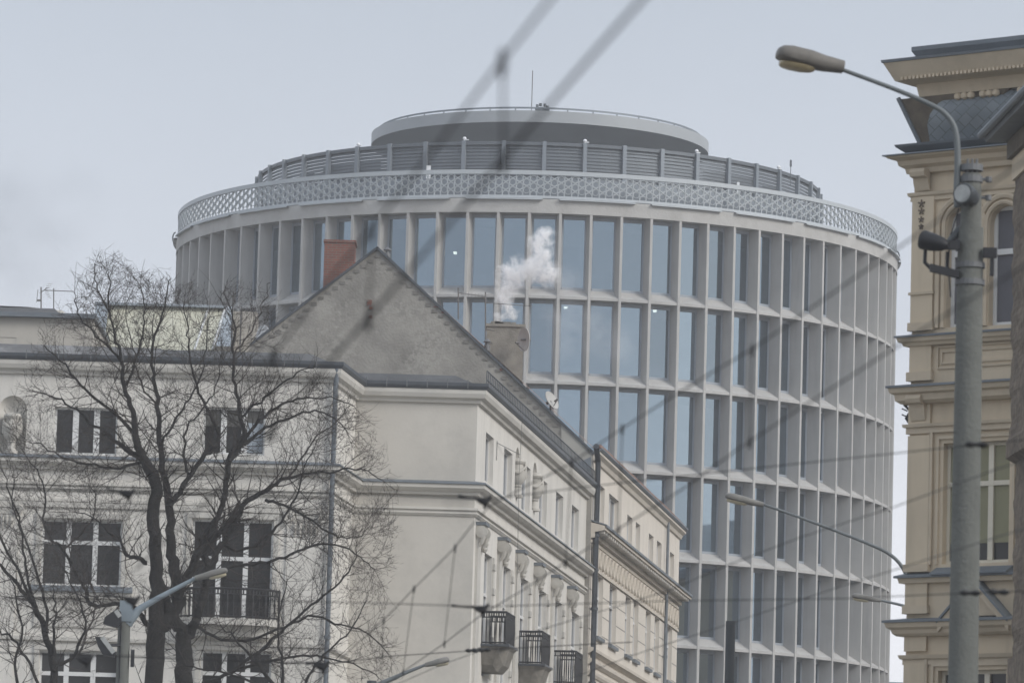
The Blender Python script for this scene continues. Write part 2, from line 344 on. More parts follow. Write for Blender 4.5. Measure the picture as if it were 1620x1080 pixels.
# parapet lattice
z0=ZB+.70; mb=MB()
mb.lathe(C0,[(RT+.02,z0),(RT+.02,z0+.12),(RT-.1,z0+.12),(RT-.1,z0)],NF*2,closed_prof=True)
z1=z0+.12; z2=z1+.98
mb.lathe(C0,[(RT+.02,z2),(RT+.02,z2+.2),(RT-.12,z2+.2),(RT-.12,z2)],NF*2,closed_prof=True)
for i in range(26): # light troughs under the rail
    a=2*PI*i/26+.05; mb.lathe(C0,[(RT+.22,z0-.10),(RT+.22,z0-.04),(RT+.02,z0-.02),(RT+.02,z0-.10)],8,a0=a,a1=a+2*PI/26*.82,closed_prof=True)
mb.build('parapet_rail','lattice',tower)
mb=MB(); NC=348; ca=2*PI/NC; cw=RT*ca
def Lp(x,z,dd=0): a=x/RT; return cp(RT-.04+dd,a,z)
def strip(x0,za,x1,zb_,w=.014):
    dx,dz=x1-x0,zb_-za; L=math.hypot(dx,dz); nx,nz=-dz/L*w,dx/L*w
    q=[(x0-nx,za-nz),(x1-nx,zb_-nz),(x1+nx,zb_+nz),(x0+nx,za+nz)]
    mb.solid([Lp(x,z,.035) for x,z in q],[Lp(x,z,-.045) for x,z in q])
vh=cw*2/math.sqrt(3)
for i in range(NC):
    x=i*cw; strip(x+cw/2,z1,x+cw/2,z2)
    zo=(0 if i%2 else vh/2)+.06
    zc=z1-vh+zo
    while zc<z2+vh:
        if z1+.03<zc<z2-.03:
            n=12; r1,r2=cw*.46,cw*.40
            for j in range(n):
                t0,t1=2*PI*j/n,2*PI*(j+1)/n
                q=[(x+r1*math.cos(t0),zc+r1*math.sin(t0)),(x+r1*math.cos(t1),zc+r1*math.sin(t1)),(x+r2*math.cos(t1),zc+r2*math.sin(t1)),(x+r2*math.cos(t0),zc+r2*math.sin(t0))]
                q=[(u,min(max(w_,z1),z2)) for u,w_ in q]
                mb.poly([Lp(u,w_,.022) for u,w_ in q]); mb.poly([Lp(u,w_,-.045) for u,w_ in q]); mb.poly([Lp(q[2][0],q[2][1],.022),Lp(q[3][0],q[3][1],.022),Lp(q[3][0],q[3][1],-.045),Lp(q[2][0],q[2][1],-.045)])
        # diagonals between circles
        za=zc+vh/2
        for e in (-1,1):
            xa,xb=x-cw/2,x+cw/2; p,q_=(za-e*cw/2/math.sqrt(3)),(za+e*cw/2/math.sqrt(3))
            if min(p,q_)>z1 and max(p,q_)<z2: strip(xa,p,xb,q_,.014)
        zc+=vh
mb.build('parapet_lattice','lattice',tower)
MB().lathe(C0,[(RT-1.3,ZB+.6),(RT-1.3,z2+.02),(RT-1.4,z2+.02),(RT-1.4,ZB+.6)],80,a0=R_(-52),a1=R_(52),closed_prof=True).build('roof_upstand','louvre_post',tower)
MB().lathe(C0,[(RT-.85,ZB+.7),(RT-1.0,ZB+.72),(8,ZB+1.2),(0,ZB+1.2)],96).build('roof_deck','slab',tower)
# louvre screen
RS=14.05; zs1=zt(790,223,RS); zs0=ZB+.8; NP=46; pa0=R_(.1)
mb=MB(); ns=19; 
for j in range(ns):
    z=zs0+(zs1-.16-zs0)*(j+.5)/ns; h=(zs1-.16-zs0)/ns
    mb.lathe(C0,[(RS-.02,z-h*.49),(RS-.08,z+h*.48),(RS-.095,z+h*.48),(RS-.035,z-h*.49)],NP*2,closed_prof=True)
mb.lathe(C0,[(RS+.04,zs1-.16),(RS+.04,zs1),(RS-.12,zs1),(RS-.12,zs1-.16)],NP*2,closed_prof=True)
mb.build('louvre_screen','louvre',tower)
mb=MB() # backing equipment walls behind the louvres
for a0,a1 in ((-88,-62),(-58,-38),(-35,37),(39,58),(61,88)): mb.lathe(C0,[(RS-1.6,zs0),(RS-1.6,zs1-.35)],12,a0=R_(a0),a1=R_(a1))
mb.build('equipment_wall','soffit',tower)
pm=None
for k in range(NP):
    if pm is None:
        mb=MB(); mb.box(CX-.09,CX+.09,CY-RS-.14,CY-RS+.05,zs0-.1,zs1+.03); o=mb.build('screen_post','louvre_post',tower); pm=o.data
    else: o=bpy.data.objects.new('screen_post',pm); COL.objects.link(o); o.parent=tower
    o.rotation_euler=(0,0,pa0+k*2*PI/NP+R_(.55))
cam=None
for k in range(-6,8,3):
    a=pa0+(k+1)*2*PI/NP+R_(.55)
    if cam is None:
        mb=MB(); c=C0+V((0,-RS,0)); mb.lathe(c,[(0,zs1+.23),(.05,zs1+.22),(.09,zs1+.17),(.095,zs1+.12),(.05,zs1+.1),(.05,zs1),(0,zs1)],12); mb.box(c.x+.02,c.x+.2,c.y-.04,c.y+.04,zs1+.06,zs1+.1)
        o=mb.build('roof_lamp','whitemetal',tower,smooth=True); cam=o.data
    else: o=bpy.data.objects.new('roof_lamp',cam); COL.objects.link(o); o.parent=tower
    o.rotation_euler=(0,0,a)
# penthouse drum
RP=8.45; zp1=zt(845,174,RP); zp0=zt(845,193,RP)
MB().lathe(C0,[(0,zp1-.03),(RP-.1,zp1-.03),(RP,zp1-.03),(RP,zp0),(RP-.15,zp0)],96).build('drum_rim','rim',tower,smooth=True)
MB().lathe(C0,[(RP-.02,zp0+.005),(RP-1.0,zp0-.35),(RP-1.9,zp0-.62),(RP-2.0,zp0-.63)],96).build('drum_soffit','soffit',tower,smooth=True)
mb=MB(); mb.lathe(C0,[(RP-2.3,ZB),(RP-2.3,zp0-.5)],72); mb.build('drum_wall','interior',tower)
mb=MB()
for k in range(44): a=2*PI*k/44; p=cp(RP-2.15,a,0); mb.tube([(p.x,p.y,ZB+.8),(p.x,p.y,zp0-.55)],.09,6)
mb.each('drum_column','rim',tower)
mb=MB()
for k in range(40):
    a=2*PI*k/40; p=cp(RP-.35,a,0); mb.box(p.x-.03,p.x+.03,p.y-.03,p.y+.03,zp1-.05,zp1+.13)
    for j in range(2):
        a2=a+2*PI/80*j; mb.solid([cp(RP-.32,a2,zp1+.12),cp(RP-.32,a2+2*PI/80,zp1+.12),cp(RP-.38,a2+2*PI/80,zp1+.12),cp(RP-.38,a2,zp1+.12)],[cp(RP-.32,a2,zp1+.2),cp(RP-.32,a2+2*PI/80,zp1+.2),cp(RP-.38,a2+2*PI/80,zp1+.2),cp(RP-.38,a2,zp1+.2)])
mb.build('drum_handrail','louvre_post',tower)
p=at(841,172,CY-4); q=at(841.5,112,CY-4); MB().tube([(p.x,p.y,zp1-.2),(p.x,p.y,q.z)],.022,6).build('lightning_rod','thin',tower)
mb=MB()
for px,py in ((850,170),(855,168),(862,169),(866,172)): p=at(px,py,CY-5); mb.tube([p,p+V((0,0,.14))],.07,8)
p=at(858,172,CY-5); mb.box(p.x-.35,p.x+.35,p.y,p.y+.4,zp1-.2,p.z+.06); mb.each('roof_vent','louvre',tower)
p=at(1251,262,CY-8); mb=MB(); mb.tube([(p.x,p.y,p.z-1),(p.x,p.y,p.z+.3)],.02,5); mb.box(p.x-.05,p.x+.05,p.y-.05,p.y+.05,p.z-.05,p.z+.25); mb.build('weather_sensor','louvre',tower)
p=at(678,268,CY-RS-1); MB().box(p.x-.1,p.x+.1,p.y,p.y+.15,p.z-.5,p.z+.18).build('vent_box','whitemetal',tower)
p=at(1168,292,CY-RS-.5); MB().box(p.x-.06,p.x+.06,p.y,p.y+.15,p.z-.5,p.z+.12).build('vent_box','whitemetal',tower)
for e,px,py in ((-1,277,378),(1,1419,408)):
    p=at(px,py,CY-1); t=[]
    for j in range(9): an=PI*j/8; t.append(V((p.x+e*(-.02+.14*math.sin(an)),p.y,p.z+.28*math.cos(an)+.05)))
    MB().tube(t,.035,6).build('cable_loop','louvre',tower)
# ------------------------------------------------------------------ white corner house
YB,YL=125.,121.5
def gx(px,py,Y): return at(px,py,Y).x
xB=gx(523,700,YL); xD=gx(755,660,YB); ud=V((.135,1)).normalized()
xC=xB+ (YB-YL)*.135
e_w=Fc((xD,YB),(xD+ud.x*10,YB+ud.y*10)); Ls=e_w.s_(931,900)
pE=e_w.pt(Ls,0,0)
P_A=(gx(-90,700,YL),YL); P_B=(xB,YL); P_C=(xC,YB); P_D=(xD,YB); P_E=(pE.x,pE.y)
fL=Fc(P_A,P_B); fR=Fc(P_B,P_C); fK=Fc(P_C,P_D); fS=Fc(P_D,P_E); PATH=[P_A,P_B,P_C,P_D,P_E]
house=thing('white_corner_house','off white corner house with blank side wall, urn niches and small iron balconies','house',(xC,YB,0))
zE=fL.z(300,600)            # underside of eave cornice
zMid=fK.z(650,778); 
def L(px0,py0,px1,py1,dep=None):
    s0,z1=fL.sz(px0,py0); s1,z0=fL.sz(px1,py1); return [s0,s1,z0,z1]
attL=[L(87,643,184,720),L(322,643,418,720)]
midL=[L(67,820,190,928),L(305,820,427,1003)]
botL=[L(63,1028,186,1135),L(318,1028,426,1135)]
nicheL=L(-1,625,40,718)
def Sw(x0,x1,zt_,zb_): # street facade window by pixel x at its top
    def s_at(px): 
        return fS.s_(px,0) if False else None
    # find s for px at height zt_
    def fs(px):
        y=900
        for _ in range(12):
            s,z=fS.sz(px,y); y+= (z-zt_)*FPX/YB
        return s
    return [fs(x0),fs(x1),zb_,zt_]
zat_t=fS.z(769,683); zat_b=fS.z(769,761)
attS=[Sw(a,b,zat_t,zat_b) for a,b in ((769,781.5),(798,811),(826.4,839.5),(854.4,866),(880,891.3),(905,916))]
nzt=fS.z(816,705); nzb=fS.z(816,786)
nicheS=[Sw(a,b,nzt,nzb) for a,b in ((816,822.5),(843.5,850))]
zpt=fS.z(765,872)
colS=[Sw(a,b,zpt,zpt-3.1) for a,b in ((767,779),(797,808.5),(824.5,836.5),(853,865),(878.5,889.5),(905,917))]
mb=MB(); wall(mb,fL,0,fL.L,0,zE+.3,attL+midL+botL+[nicheL+[.02]],.22); 
mb.build('front_wall','white',house)
mb=MB(); wall(mb,fR,0,fR.L,0,zE+.3,[]); mb.build('return_wall','white',house)
mb=MB(); wall(mb,fK,0,fK.L,0,zE+.3,[]); mb.build('blank_side_wall','greyrender',house)
mb=MB(); wall(mb,fS,0,fS.L,0,zE+.3,attS+[h+[.02] for h in nicheS]+colS,.22); mb.build('street_wall','white',house)
for i,h in enumerate(attL): window(house,fL,*h,dep=.2,cols=3,fw=.05,sashw=.07,shade=0 if i==0 else .35)
window_glass=None
for h in midL: window(house,fL,*h,dep=.2,cols=3,transoms=(.66,),fw=.05,sashw=.06)
for h in botL: window(house,fL,*h,dep=.2,cols=3,transoms=(.66,),fw=.05,sashw=.06)
for h in attS: window(house,fS,*h,dep=.2,cols=2,fw=.06,sashw=.05,glass='blueglass')
for h in colS: window(house,fS,*h,dep=.2,cols=2,transoms=(.68,),fw=.06,sashw=.05,glass='blueglass')
# bright reflection painted in as a pale panel, far right of attic pair
h=attL[1]; MB().fbox(fL,h[0]+(h[1]-h[0])*.70,h[1]-.06,-.155,-.148,h[2]+.07,h[3]-.35).build('curtain_and_reflection','bluesheet',house)
# eave cornice
mb=MB(); c=.24
mb.sweep(PATH,[(.0,zE),(.08,zE+.02),(.10,zE+.09),(.2,zE+.14),(c,zE+.24),(c,zE+.34),(0,zE+.34)]); mb.build('eave_cornice','trim',house)
mb=MB(); mb.sweep(PATH,[(c-.04,zE+.345),(c+.02,zE+.345),(c+.06,zE+.42),(c+.06,zE+.50),(c+.03,zE+.50),(c+.01,zE+.4),(c-.04,zE+.4)]); mb.build('gutter','darkzinc',house)
def brackets(fc,n,nm='gutter_bracket'):
    mb=MB()
    for i in range(n):
        s=(i+.5)*fc.L/n; mb.fbox(fc,s-.012,s+.012,c-.02,c+.075,zE+.36,zE+.58)
    mb.each(nm,'steel',house)
brackets(fL,12); brackets(fK,6)
# snow guard ladder on the street side
mb=MB(); gz=zE+.62
for dz in (0,.22): mb.tube([fS.pt(0,c-.02,gz+dz),fS.pt(fS.L,c-.02,gz+dz)],.016,5)
n=int(fS.L/.33)
for i in range(n): s=i*.33; mb.fbox(fS,s-.05,s+.05,c-.035,c-.02,gz-.2,gz+.22)
mb.build('snow_guard','darkzinc',house)
# roof: low slope sheet behind the gutter
rz=zE+.37; mb=MB(); rh=.42; run=.9
mb.sweep(PATH,[(c,rz),(c-run,rz+rh),(c-run-.3,rz+rh),(c-run-.3,rz)]); mb.build('roof_edge','felt',house)
mb=MB(); zz=rz+rh-.01; qE=fS.pt(fS.L,-1,zz)
mb.poly([(P_A[0],YL+1,zz),(xB-1,YL+1,zz),(xC-1,YB+1,zz),(xD-1,YB+1,zz),(qE.x,qE.y,zz),(P_A[0],qE.y,zz)]); mb.build('flat_roof','felt',house)
mb=MB(); mb.solid([fL.pt(0,c-.2,rz+.13),fL.pt(fL.L*.55,c-.2,rz+.13),fL.pt(fL.L*.55,c-run+.02,rz+rh+.03),fL.pt(0,c-run+.02,rz+rh+.03)],[fL.pt(0,c-.2,rz+.1),fL.pt(fL.L*.55,c-.2,rz+.1),fL.pt(fL.L*.55,c-run+.02,rz+rh),fL.pt(0,c-run+.02,rz+rh)]); mb.build('patched_roofing','patch',house)
# mid cornice
z1=fK.z(650,760,.3); mb=MB(); pth=PATH
mb.sweep(pth,[(0,z1+.06),(.30,z1),(.31,z1-.04),(0,z1-.04)]); mb.build('cornice_flashing','zinc',house)
mb=MB(); mb.sweep(pth,[(0,z1-.045),(.27,z1-.045),(.27,z1-.14),(.2,z1-.2),(.12,z1-.24),(.1,z1-.3),(0,z1-.3)]); mb.build('mid_cornice','trim',house)
z2=fK.z(650,800); mb=MB(); mb.sweep(pth,[(0,z2+.0),(.10,z2-.02),(.11,z2-.07),(.05,z2-.1),(.08,z2-.16),(.03,z2-.22),(0,z2-.22)]); mb.build('string_moulding','trim',house)
# architrave on the left front
za=fL.z(300,800); mb=MB(); mb.fbox(fL,fL.s_(0,800),fL.s_(512,800),0,.07,za-.12,za); mb.fbox(fL,fL.s_(0,790),fL.s_(512,790),0,.04,za+.02,za+.09); mb.each('architrave','trim',house)
# sills on left front
for h in midL[:1]+[L(66,929,190,930)]:
    pass
h=midL[0]; mb=MB(); mb.solid([fL.pt(h[0]-.25,0,h[2]-.0),fL.pt(h[1]+.3,0,h[2]),fL.pt(h[1]+.3,.2,h[2]-.1),fL.pt(h[0]-.25,.2,h[2]-.1)],[fL.pt(h[0]-.25,0,h[2]-.15),fL.pt(h[1]+.3,0,h[2]-.15),fL.pt(h[1]+.3,.2,h[2]-.15),fL.pt(h[0]-.25,.2,h[2]-.15)]); mb.build('sill','zinc',house)
mb=MB(); mb.fbox(fL,h[0]-.25,h[1]+.3,0,.14,h[2]-.3,h[2]-.155); mb.fbox(fL,h[0]-.1,h[1]+.15,0,.05,h[2]-1.0,h[2]-.5); mb.each('sill_moulding','trim',house)
for h in midL+botL:
    mb=MB()
    for e in (h[0]-.13,h[1]+.01): mb.fbox(fL,e,e+.12,0,.05,h[2],h[3]+.02)
    mb.fbox(fL,h[0]-.13,h[1]+.13,0,.06,h[3]+.025,h[3]+.16); mb.build('window_surround','trim',house)
# rusticated joints beside windows
# urn niches
def urn(c,sc,par,name='urn'):
    pr=[(0,0),(.19,0),(.19,.08),(.14,.12),(.10,.3),(.14,.34),(.12,.37),(.18,.42),(.25,.55),(.27,.78),(.2,.82),(.19,.98),(.25,1.03),(.26,1.08),(.22,1.14),(0,1.2)]
    mb=MB(); mb.lathe((c.x,c.y,c.z),[(r*sc,z*sc) for r,z in pr],20)
    for e in (-1,1): mb.tube([V((c.x+e*sc*.24,c.y-.02,c.z+sc*z)) for z in (1.0,.92,.75,.6,.55)],[.02*sc,.045*sc,.055*sc,.05*sc,.02*sc],8)
    sw=[]
    for j in range(11): t=j/10; sw.append(V((c.x+sc*(-.25+.5*t),c.y-sc*(.12+.17*math.sin(PI*t)),c.z+sc*(.92-.2*math.sin(PI*t)))))
    mb.tube(sw,[.02*sc+.03*sc*math.sin(PI*j/10) for j in range(11)],8)
    mb.build(name,'stucco',par,smooth=True)
def niche(fc,h,par):
    a,b,c_,d=h[:4]; r=(b-a)/2; m=(a+b)/2; k=10; zc=d-r; mb=MB(); n=12
    # half-cylinder recess with quarter-sphere head
    for i in range(k):
        t0,t1=PI*i/k,PI*(i+1)/k
        f=lambda t:(m-r*math.cos(t),-r*math.sin(t)*.8)
        s0,d0=f(t0); s1,d1=f(t1); mb.poly([fc.pt(s0,d0,c_),fc.pt(s1,d1,c_),fc.pt(s1,d1,zc),fc.pt(s0,d0,zc)])
        for j in range(6):
            p0,p1=PI/2*j/6,PI/2*(j+1)/6
            g=lambda t,p:fc.pt(m-r*math.cos(t)*math.cos(p),-r*math.sin(t)*.8*math.cos(p),zc+r*math.sin(p))
            mb.poly([g(t0,p0),g(t1,p0),g(t1,p1),g(t0,p1)])
    mb.build('niche','white',par,smooth=True,merge=True)
    mb=MB()
    for i in range(n):
        t0,t1=PI-PI*i/n,PI-PI*(i+1)/n; p0=(m+r*math.cos(t0),zc+r*math.sin(t0)); p1=(m+r*math.cos(t1),zc+r*math.sin(t1))
        mb.poly([fc.pt(p0[0],0,p0[1]),fc.pt(p1[0],0,p1[1]),fc.pt(p1[0],0,d),fc.pt(p0[0],0,d)])
    mb.build('niche_arch','white',par)
# re-make niche holes: recess goes deeper than the thin reveal
niche(fL,nicheL,house); q=fL.pt((nicheL[0]+nicheL[1])/2,-.02,nicheL[2]); urn(q,(nicheL[3]-nicheL[2])*.72/1.2,house)
for h in nicheS: niche(fS,h,house); q=fS.pt((h[0]+h[1])/2,.0,h[2]); urn(q,(h[3]-h[2])*.8/1.2,house)
# pilasters with volute capitals
def volute(mb,c,u,n,r,th):
    pts=[]
    for j in range(22): t=j/21*2.2*2*PI; rr=r*(1-.8*j/21); pts.append(c+u*(rr*math.cos(t))+V((0,0,1))*(rr*math.sin(t))+n*.02)
    mb.tube(pts,[th*(1-.5*j/21) for j in range(22)],6)
def capital_L(px0,px1,py):
    s0,z=fL.sz(px0,py); s1=fL.s_(px1,py); n3=V((fL.n.x,fL.n.y,0)); u3=V((fL.u.x,fL.u.y,0))
    mb=MB(); mb.fbox(fL,s0,s1,0,.09,z-.09,z); mb.fbox(fL,s0+.12,s1-.12,0,.07,z-.25,z-.1)
    for i in range(5): s=s0+.2+(s1-s0-.4)*(i+.5)/5; mb.tube([fL.pt(s,.06,z-.27),fL.pt(s,.09,z-.42),fL.pt(s,.05,z-.6)],[.03,.045,.02],6)
    for s in (s0+.1,s1-.1): volute(mb,fL.pt(s,.1,z-.16),u3,n3,.13,.035); mb.tube([fL.pt(s,0,z-.16),fL.pt(s,.1,z-.16)],.11,12)
    mb.build('capital','stucco',house); MB().fbox(fL,s0+.08,s1-.08,0,.045,2,z-.26).build('pilaster','white',house)
capital_L(450,518,808); capital_L(-25,36,795)
n3=V((fS.n.x,fS.n.y,0)); u3=V((fS.u.x,fS.u.y,0))
zc1=fS.z(752,824); pil=[]
for i,px in enumerate((753,787.2,815.7,844.5,871.8,897)):
    s,_=fS.sz(px,900 if i else 860)
    h=Sw(px,px+9,zc1,zc1-1); s=h[0]; w=.62
    mb=MB(); mb.fbox(fS,s-.02,s+w+.02,0,.26,zc1-.08,zc1)
    mb.build('capital_slab','zinc',house)
    mb=MB(); 
    for dd in (.0,): 
        mb.solid([fS.pt(s,0,zc1-.085),fS.pt(s+w,0,zc1-.085),fS.pt(s+w,.22,zc1-.085),fS.pt(s,.22,zc1-.085)],[fS.pt(s+.05,0,zc1-.5),fS.pt(s+w-.05,0,zc1-.5),fS.pt(s+w-.05,.08,zc1-.5),fS.pt(s+.05,.08,zc1-.5)])
    for ss in (s+.02,s+w-.02):
        c3=fS.pt(ss,.15,zc1-.25)
        for rr in (.15,.11,.06): mb.tube([c3-u3*.04*(1.5-rr*4),c3+u3*.04*(1.5-rr*4)],rr,14)
        mb.tube([fS.pt(ss,.2,zc1-.36),fS.pt(ss,.16,zc1-.52),fS.pt(ss,.1,zc1-.62)],[.06,.05,.02],7)
    mb.build('capital','stucco',house,smooth=True)
    MB().fbox(fS,s+.03,s+w-.03,0,.07,2,zc1-.45).build('pilaster','trim',house)
    if i<6:   # ornate plaque right of capital + jointed strip
        s2=s+w+.25; mb=MB(); 
        for j,(ds,dz,r) in enumerate([(0,-.28,.1),(.2,-.22,.09),(.4,-.3,.11),(.12,-.42,.09),(.32,-.45,.1),(.22,-.6,.08),(.05,-.52,.05),(.42,-.55,.06)]):
            mb.lathe(fS.pt(s2+ds,.08,zc1+dz-r),[(0,0),(r*.7,r*.3),(r,r),(r*.7,r*1.7),(0,2*r)],8)
        mb.fbox(fS,s2-.08,s2+.5,0,.1,zc1-.16,zc1-.06); mb.build('garland','stucco',house,smooth=True)
hS=colS
for h in colS: # block surrounds right of windows
    mb=MB(); mb.fbox(fS,h[1]+.05,h[1]+.3,0,.03,h[2],h[3]+.0)
    z=h[2]+.3
    while z<h[3]-.2: mb.fbox(fS,h[1]+.02,h[1]+.36,0,.065,z,z+.16); z+=.62
    mb.build('window_jamb','trim',house)
# balconies street side
def railing(par,pts_out,z0,z1,closed=False,step=.11,mat_='iron',orn=True):
    mb=MB(); P=[V((p[0],p[1],0)) for p in pts_out]; 
    for a,b in zip(P,P[1:]):
        Ln=(b-a).length; n=max(2,int(Ln/step)); d=(b-a).normalized(); 
        for zz,th in ((z1,.03),(z1-.13,.016),(z0+.04,.02)): mb.tube([a+V((0,0,zz)),b+V((0,0,zz))],th,6)
        for i in range(n+1):
            q=a+d*(Ln*i/n); r=.013 if i%6 else .024
            mb.tube([q+V((0,0,z0)),q+V((0,0,z0+.15)),q+V((0,0,(z0+z1)/2)),q+V((0,0,z1-.14)),q+V((0,0,z1))],[r,r,r*1.5,r,r],5)
            if orn and i<n: 
                m=q+d*(Ln/n/2); mb.tube([m+V((0,0,z1-.12)),m+V((0,0,z1-.02))],.02,5)
    return mb.build('railing',mat_,par)
for (x0,yt,yb,xe) in ((762.5,967,1021,803),(821.5,998,1052,861.5),(876,1029,1083,915)):
    s,_=fS.sz(x0,yt); zt_=fS.z(x0,yt); zb_=fS.z(x0,yb); dpt=.62; ln=1.55
    bal=MB(); r=[]
    for k in range(4):
        sh=[0,.08,.2,.35][k]; zz=[0,-.08,-.45,-.62][k]-.02+zb_
        r.append([fS.pt(s-.05+sh,-.1,zz),fS.pt(s-.05+sh,dpt*.6+.12-sh,zz),fS.pt(s+.25,dpt+.12-sh,zz),fS.pt(s+ln-.2,dpt+.12-sh,zz),fS.pt(s+ln+.05-sh,dpt*.6+.12-sh,zz),fS.pt(s+ln+.05-sh,-.1,zz)])
    bo=MB().ring(r).build('balcony','oldstone',house)
    MB().fbox(fS,s-.1,s+ln+.1,-.1,dpt+.1,zb_-.015,zb_+.04).build('balcony_slab','darkzinc',bo)
    railing(bo,[fS.pt(s,0,0),fS.pt(s,dpt,0),fS.pt(s+ln,dpt,0),fS.pt(s+ln,0,0)],zb_+.04,zt_)
# curved balcony on the left front
s0,zt_=fL.sz(283,932); s1=fL.s_(443,932); zb_=fL.z(360,980); pts=[]
for j in range(9):
    t=j/8; pts.append(fL.pt(s0+(s1-s0)*t,.25+.55*math.sin(PI*t)**.5,0))
pts=[fL.pt(s0,0,0)]+pts+[fL.pt(s1,0,0)]
bo=MB().solid([p+V((0,0,zb_-.16)) for p in pts],[p+V((0,0,zb_)) for p in pts]).build('balcony','trim',house)
railing(bo,pts,zb_,zt_,step=.13)
mb=MB(); mb.fbox(fL,s0+.2,s1-.2,0,.4,zb_-.42,zb_-.165); mb.build('balcony_corbel','trim',bo)
# lower bases
zl=fL.z(300,1012); mb=MB(); mb.sweep([P_A,P_B,P_C],[(0,zl),(.1,zl-.02),(.1,zl-.1),(0,zl-.14)]); mb.build('lower_string','trim',house)
# downpipes
def pipe(par,pts,r,m='zinc',name='downpipe'):
    mb=MB(); mb.tube(pts,r,10)
    a,b=V(pts[-2]),V(pts[-1]); n=int((a-b).length/2)
    for i in range(1,n): q=a+(b-a)*i/n; mb.tube([q+V((0,0,.04)),q-V((0,0,.04))],r*1.35,10)
    return mb.build(name,m,par,smooth=True)
q=at(531,610,YL-.1); pipe(house,[(q.x+.02,YL-.2,zE+.35),(q.x+.02,YL-.15,zE+.1),(q.x,YL-.12,zE-.1),(q.x,YL-.12,0)],.062)
q=fS.pt(Ls-.45,.1,0); pipe(house,[(q.x,q.y,zE+.1),(q.x,q.y,z1+.05)],.06)
# thin facade cable and bracket
mb=MB(); s=fS.s_(806,640); mb.tube([fS.pt(s,.35,zE+.5),fS.pt(s+.02,.3,zE-1.2),fS.pt(s,.33,zE-3.4),fS.pt(s,.2,zE-9)],.008,4); mb.tube([fS.pt(s-2.3,.02,zE-.55),fS.pt(s,.32,zE-.6)],.01,4); mb.tube([fS.pt(s-2.3,.02,zE-1.0),fS.pt(s-2.3,.02,zE-.5)],.012,4); mb.build('facade_cable','thin',house)
# ------------------------------------------------------------------ cream house with gable
YG=148.3; cu=V((.14,1)).normalized(); g0=at(937,760,YG)
fC=Fc((g0.x,YG),(g0.x+cu.x*10,YG+cu.y*10)); LC=fC.s_(1072.5,960); fC=Fc((g0.x,YG),tuple(fC.pt(LC,0,0)[:2])); 
cream=thing('cream_gabled_house','cream street house with rough grey gable wall, brick chimney and bracketed cornice','house',(g0.x,YG,0))
cE=at(937,716,YG).z; gA=at(597,391,YG); gL=at(395,545,YG)
def Cw(x0,x1,zt_,zb_):
    def fs(px):
        y=900
        for _ in range(14):
            s,z=fC.sz(px,y); y+=(z-zt_)*FPX/160
        return s
    return [fs(x0),fs(x1),zb_,zt_]
t1,b1=fC.z(992.6,813),fC.z(992.6,862)
T1=fC.z(944,762); zcor=fC.z(945,842)
catt=[Cw(943.5,957,T1,zcor+.25),Cw(964,979,T1,zcor+.25)]+[Cw(a,b,t1,b1) for a,b in ((992.6,1000.7),(1006,1013),(1026.7,1034),(1039.6,1047),(1060,1066.7))]
t2,b2=fC.z(990,941),fC.z(990,1035)
cmain=[Cw(a,b,t2,b2) for a,b in ((944.4,954.5),(964.8,976),(990,998.3),(1002.6,1010.4),(1022,1029.8),(1036,1043.4),(1054.8,1063.7))]
mb=MB(); wall(mb,fC,0,LC,0,cE,catt+cmain,.22); mb.build('street_wall','cream',cream)
eb=fC.pt(LC,0,0); mb=MB(); bk=fC.pt(LC,-11,0); mb.poly([(eb.x,eb.y,0),(bk.x,bk.y,0),(bk.x,bk.y,cE),(eb.x,eb.y,cE)]); mb.build('end_wall','cream',cream)
for h in catt+cmain: window(cream,fC,*h,dep=.2,cols=2,transoms=(.66,) if h in cmain else (),fw=.06,sashw=.05,glass='blueglass')
sec=[(g0.x,YG),tuple(eb[:2]),tuple(bk[:2])]
mb=MB(); mb.sweep(sec,[(0,cE-.25),(.06,cE-.22),(.1,cE-.1),(.2,cE-.02),(.2,cE+.05),(0,cE+.05)]); mb.build('eave_cornice','creamtrim',cream)
mb=MB(); mb.sweep(sec,[(.16,cE+.055),(.22,cE+.055),(.27,cE+.12),(.27,cE+.16),(.16,cE+.1)]); mb.build('gutter','zinc',cream)
mb=MB(); o_=.42
mb.sweep(sec,[(0,zcor-.3),(.12,zcor-.28),(.12,zcor-.12),(o_,zcor-.06),(o_,zcor+.06),(0,zcor+.16)]); mb.build('bracketed_cornice','creamtrim',cream)
mb=MB(); mb.sweep(sec,[(0,zcor+.2),(o_+.03,zcor+.065),(o_+.03,zcor+.02),(o_+.045,zcor+.02),(o_+.045,zcor+.10),(0,zcor+.24)]); mb.build('cornice_flashing','zinc',cream)
mb=MB(); n=int(LC/.55)
for i in range(n): s=(i+.3)*LC/n; mb.fbox(fC,s,s+.22,.12,o_-.04,zcor-.16,zcor-.085)
mb.each('mutule','trim',cream)
fz1=zcor-.45; fz0=fz1-.62; mb=MB(); n=int(LC/.85)
mb.fbox(fC,0,LC,0,.05,fz0-.12,fz0-.04); mb.fbox(fC,0,LC,0,.04,fz1+.02,fz1+.1)
for i in range(n):
    s=(i+.5)*LC/n; q=[]
    for j in range(14):
        t=2*PI*j/14; q.append((s+.2*math.cos(t),(fz0+fz1)/2+.25*math.sin(t)))
    mb.tube([fC.pt(a,.03,z) for a,z in q]+[fC.pt(q[0][0],.03,q[0][1])],.045,6)
    mb.fbox(fC,s+.36,s+.42,0,.05,fz0,fz1)
mb.build('frieze_ornament','creamtrim',cream)
mb=MB(); n=int(LC/.85)
for z in [b2+.1+k*.58 for k in range(5)]: 
    ss=[0]+[v for h in cmain for v in (h[0]-.02,h[1]+.02)]+[LC]
    for a,b in zip(ss[::2],ss[1::2]): mb.fbox(fC,a,b,0,.004,z-.012,z+.012)
mb.each('wall_joint','joint',cream)
mb=MB()
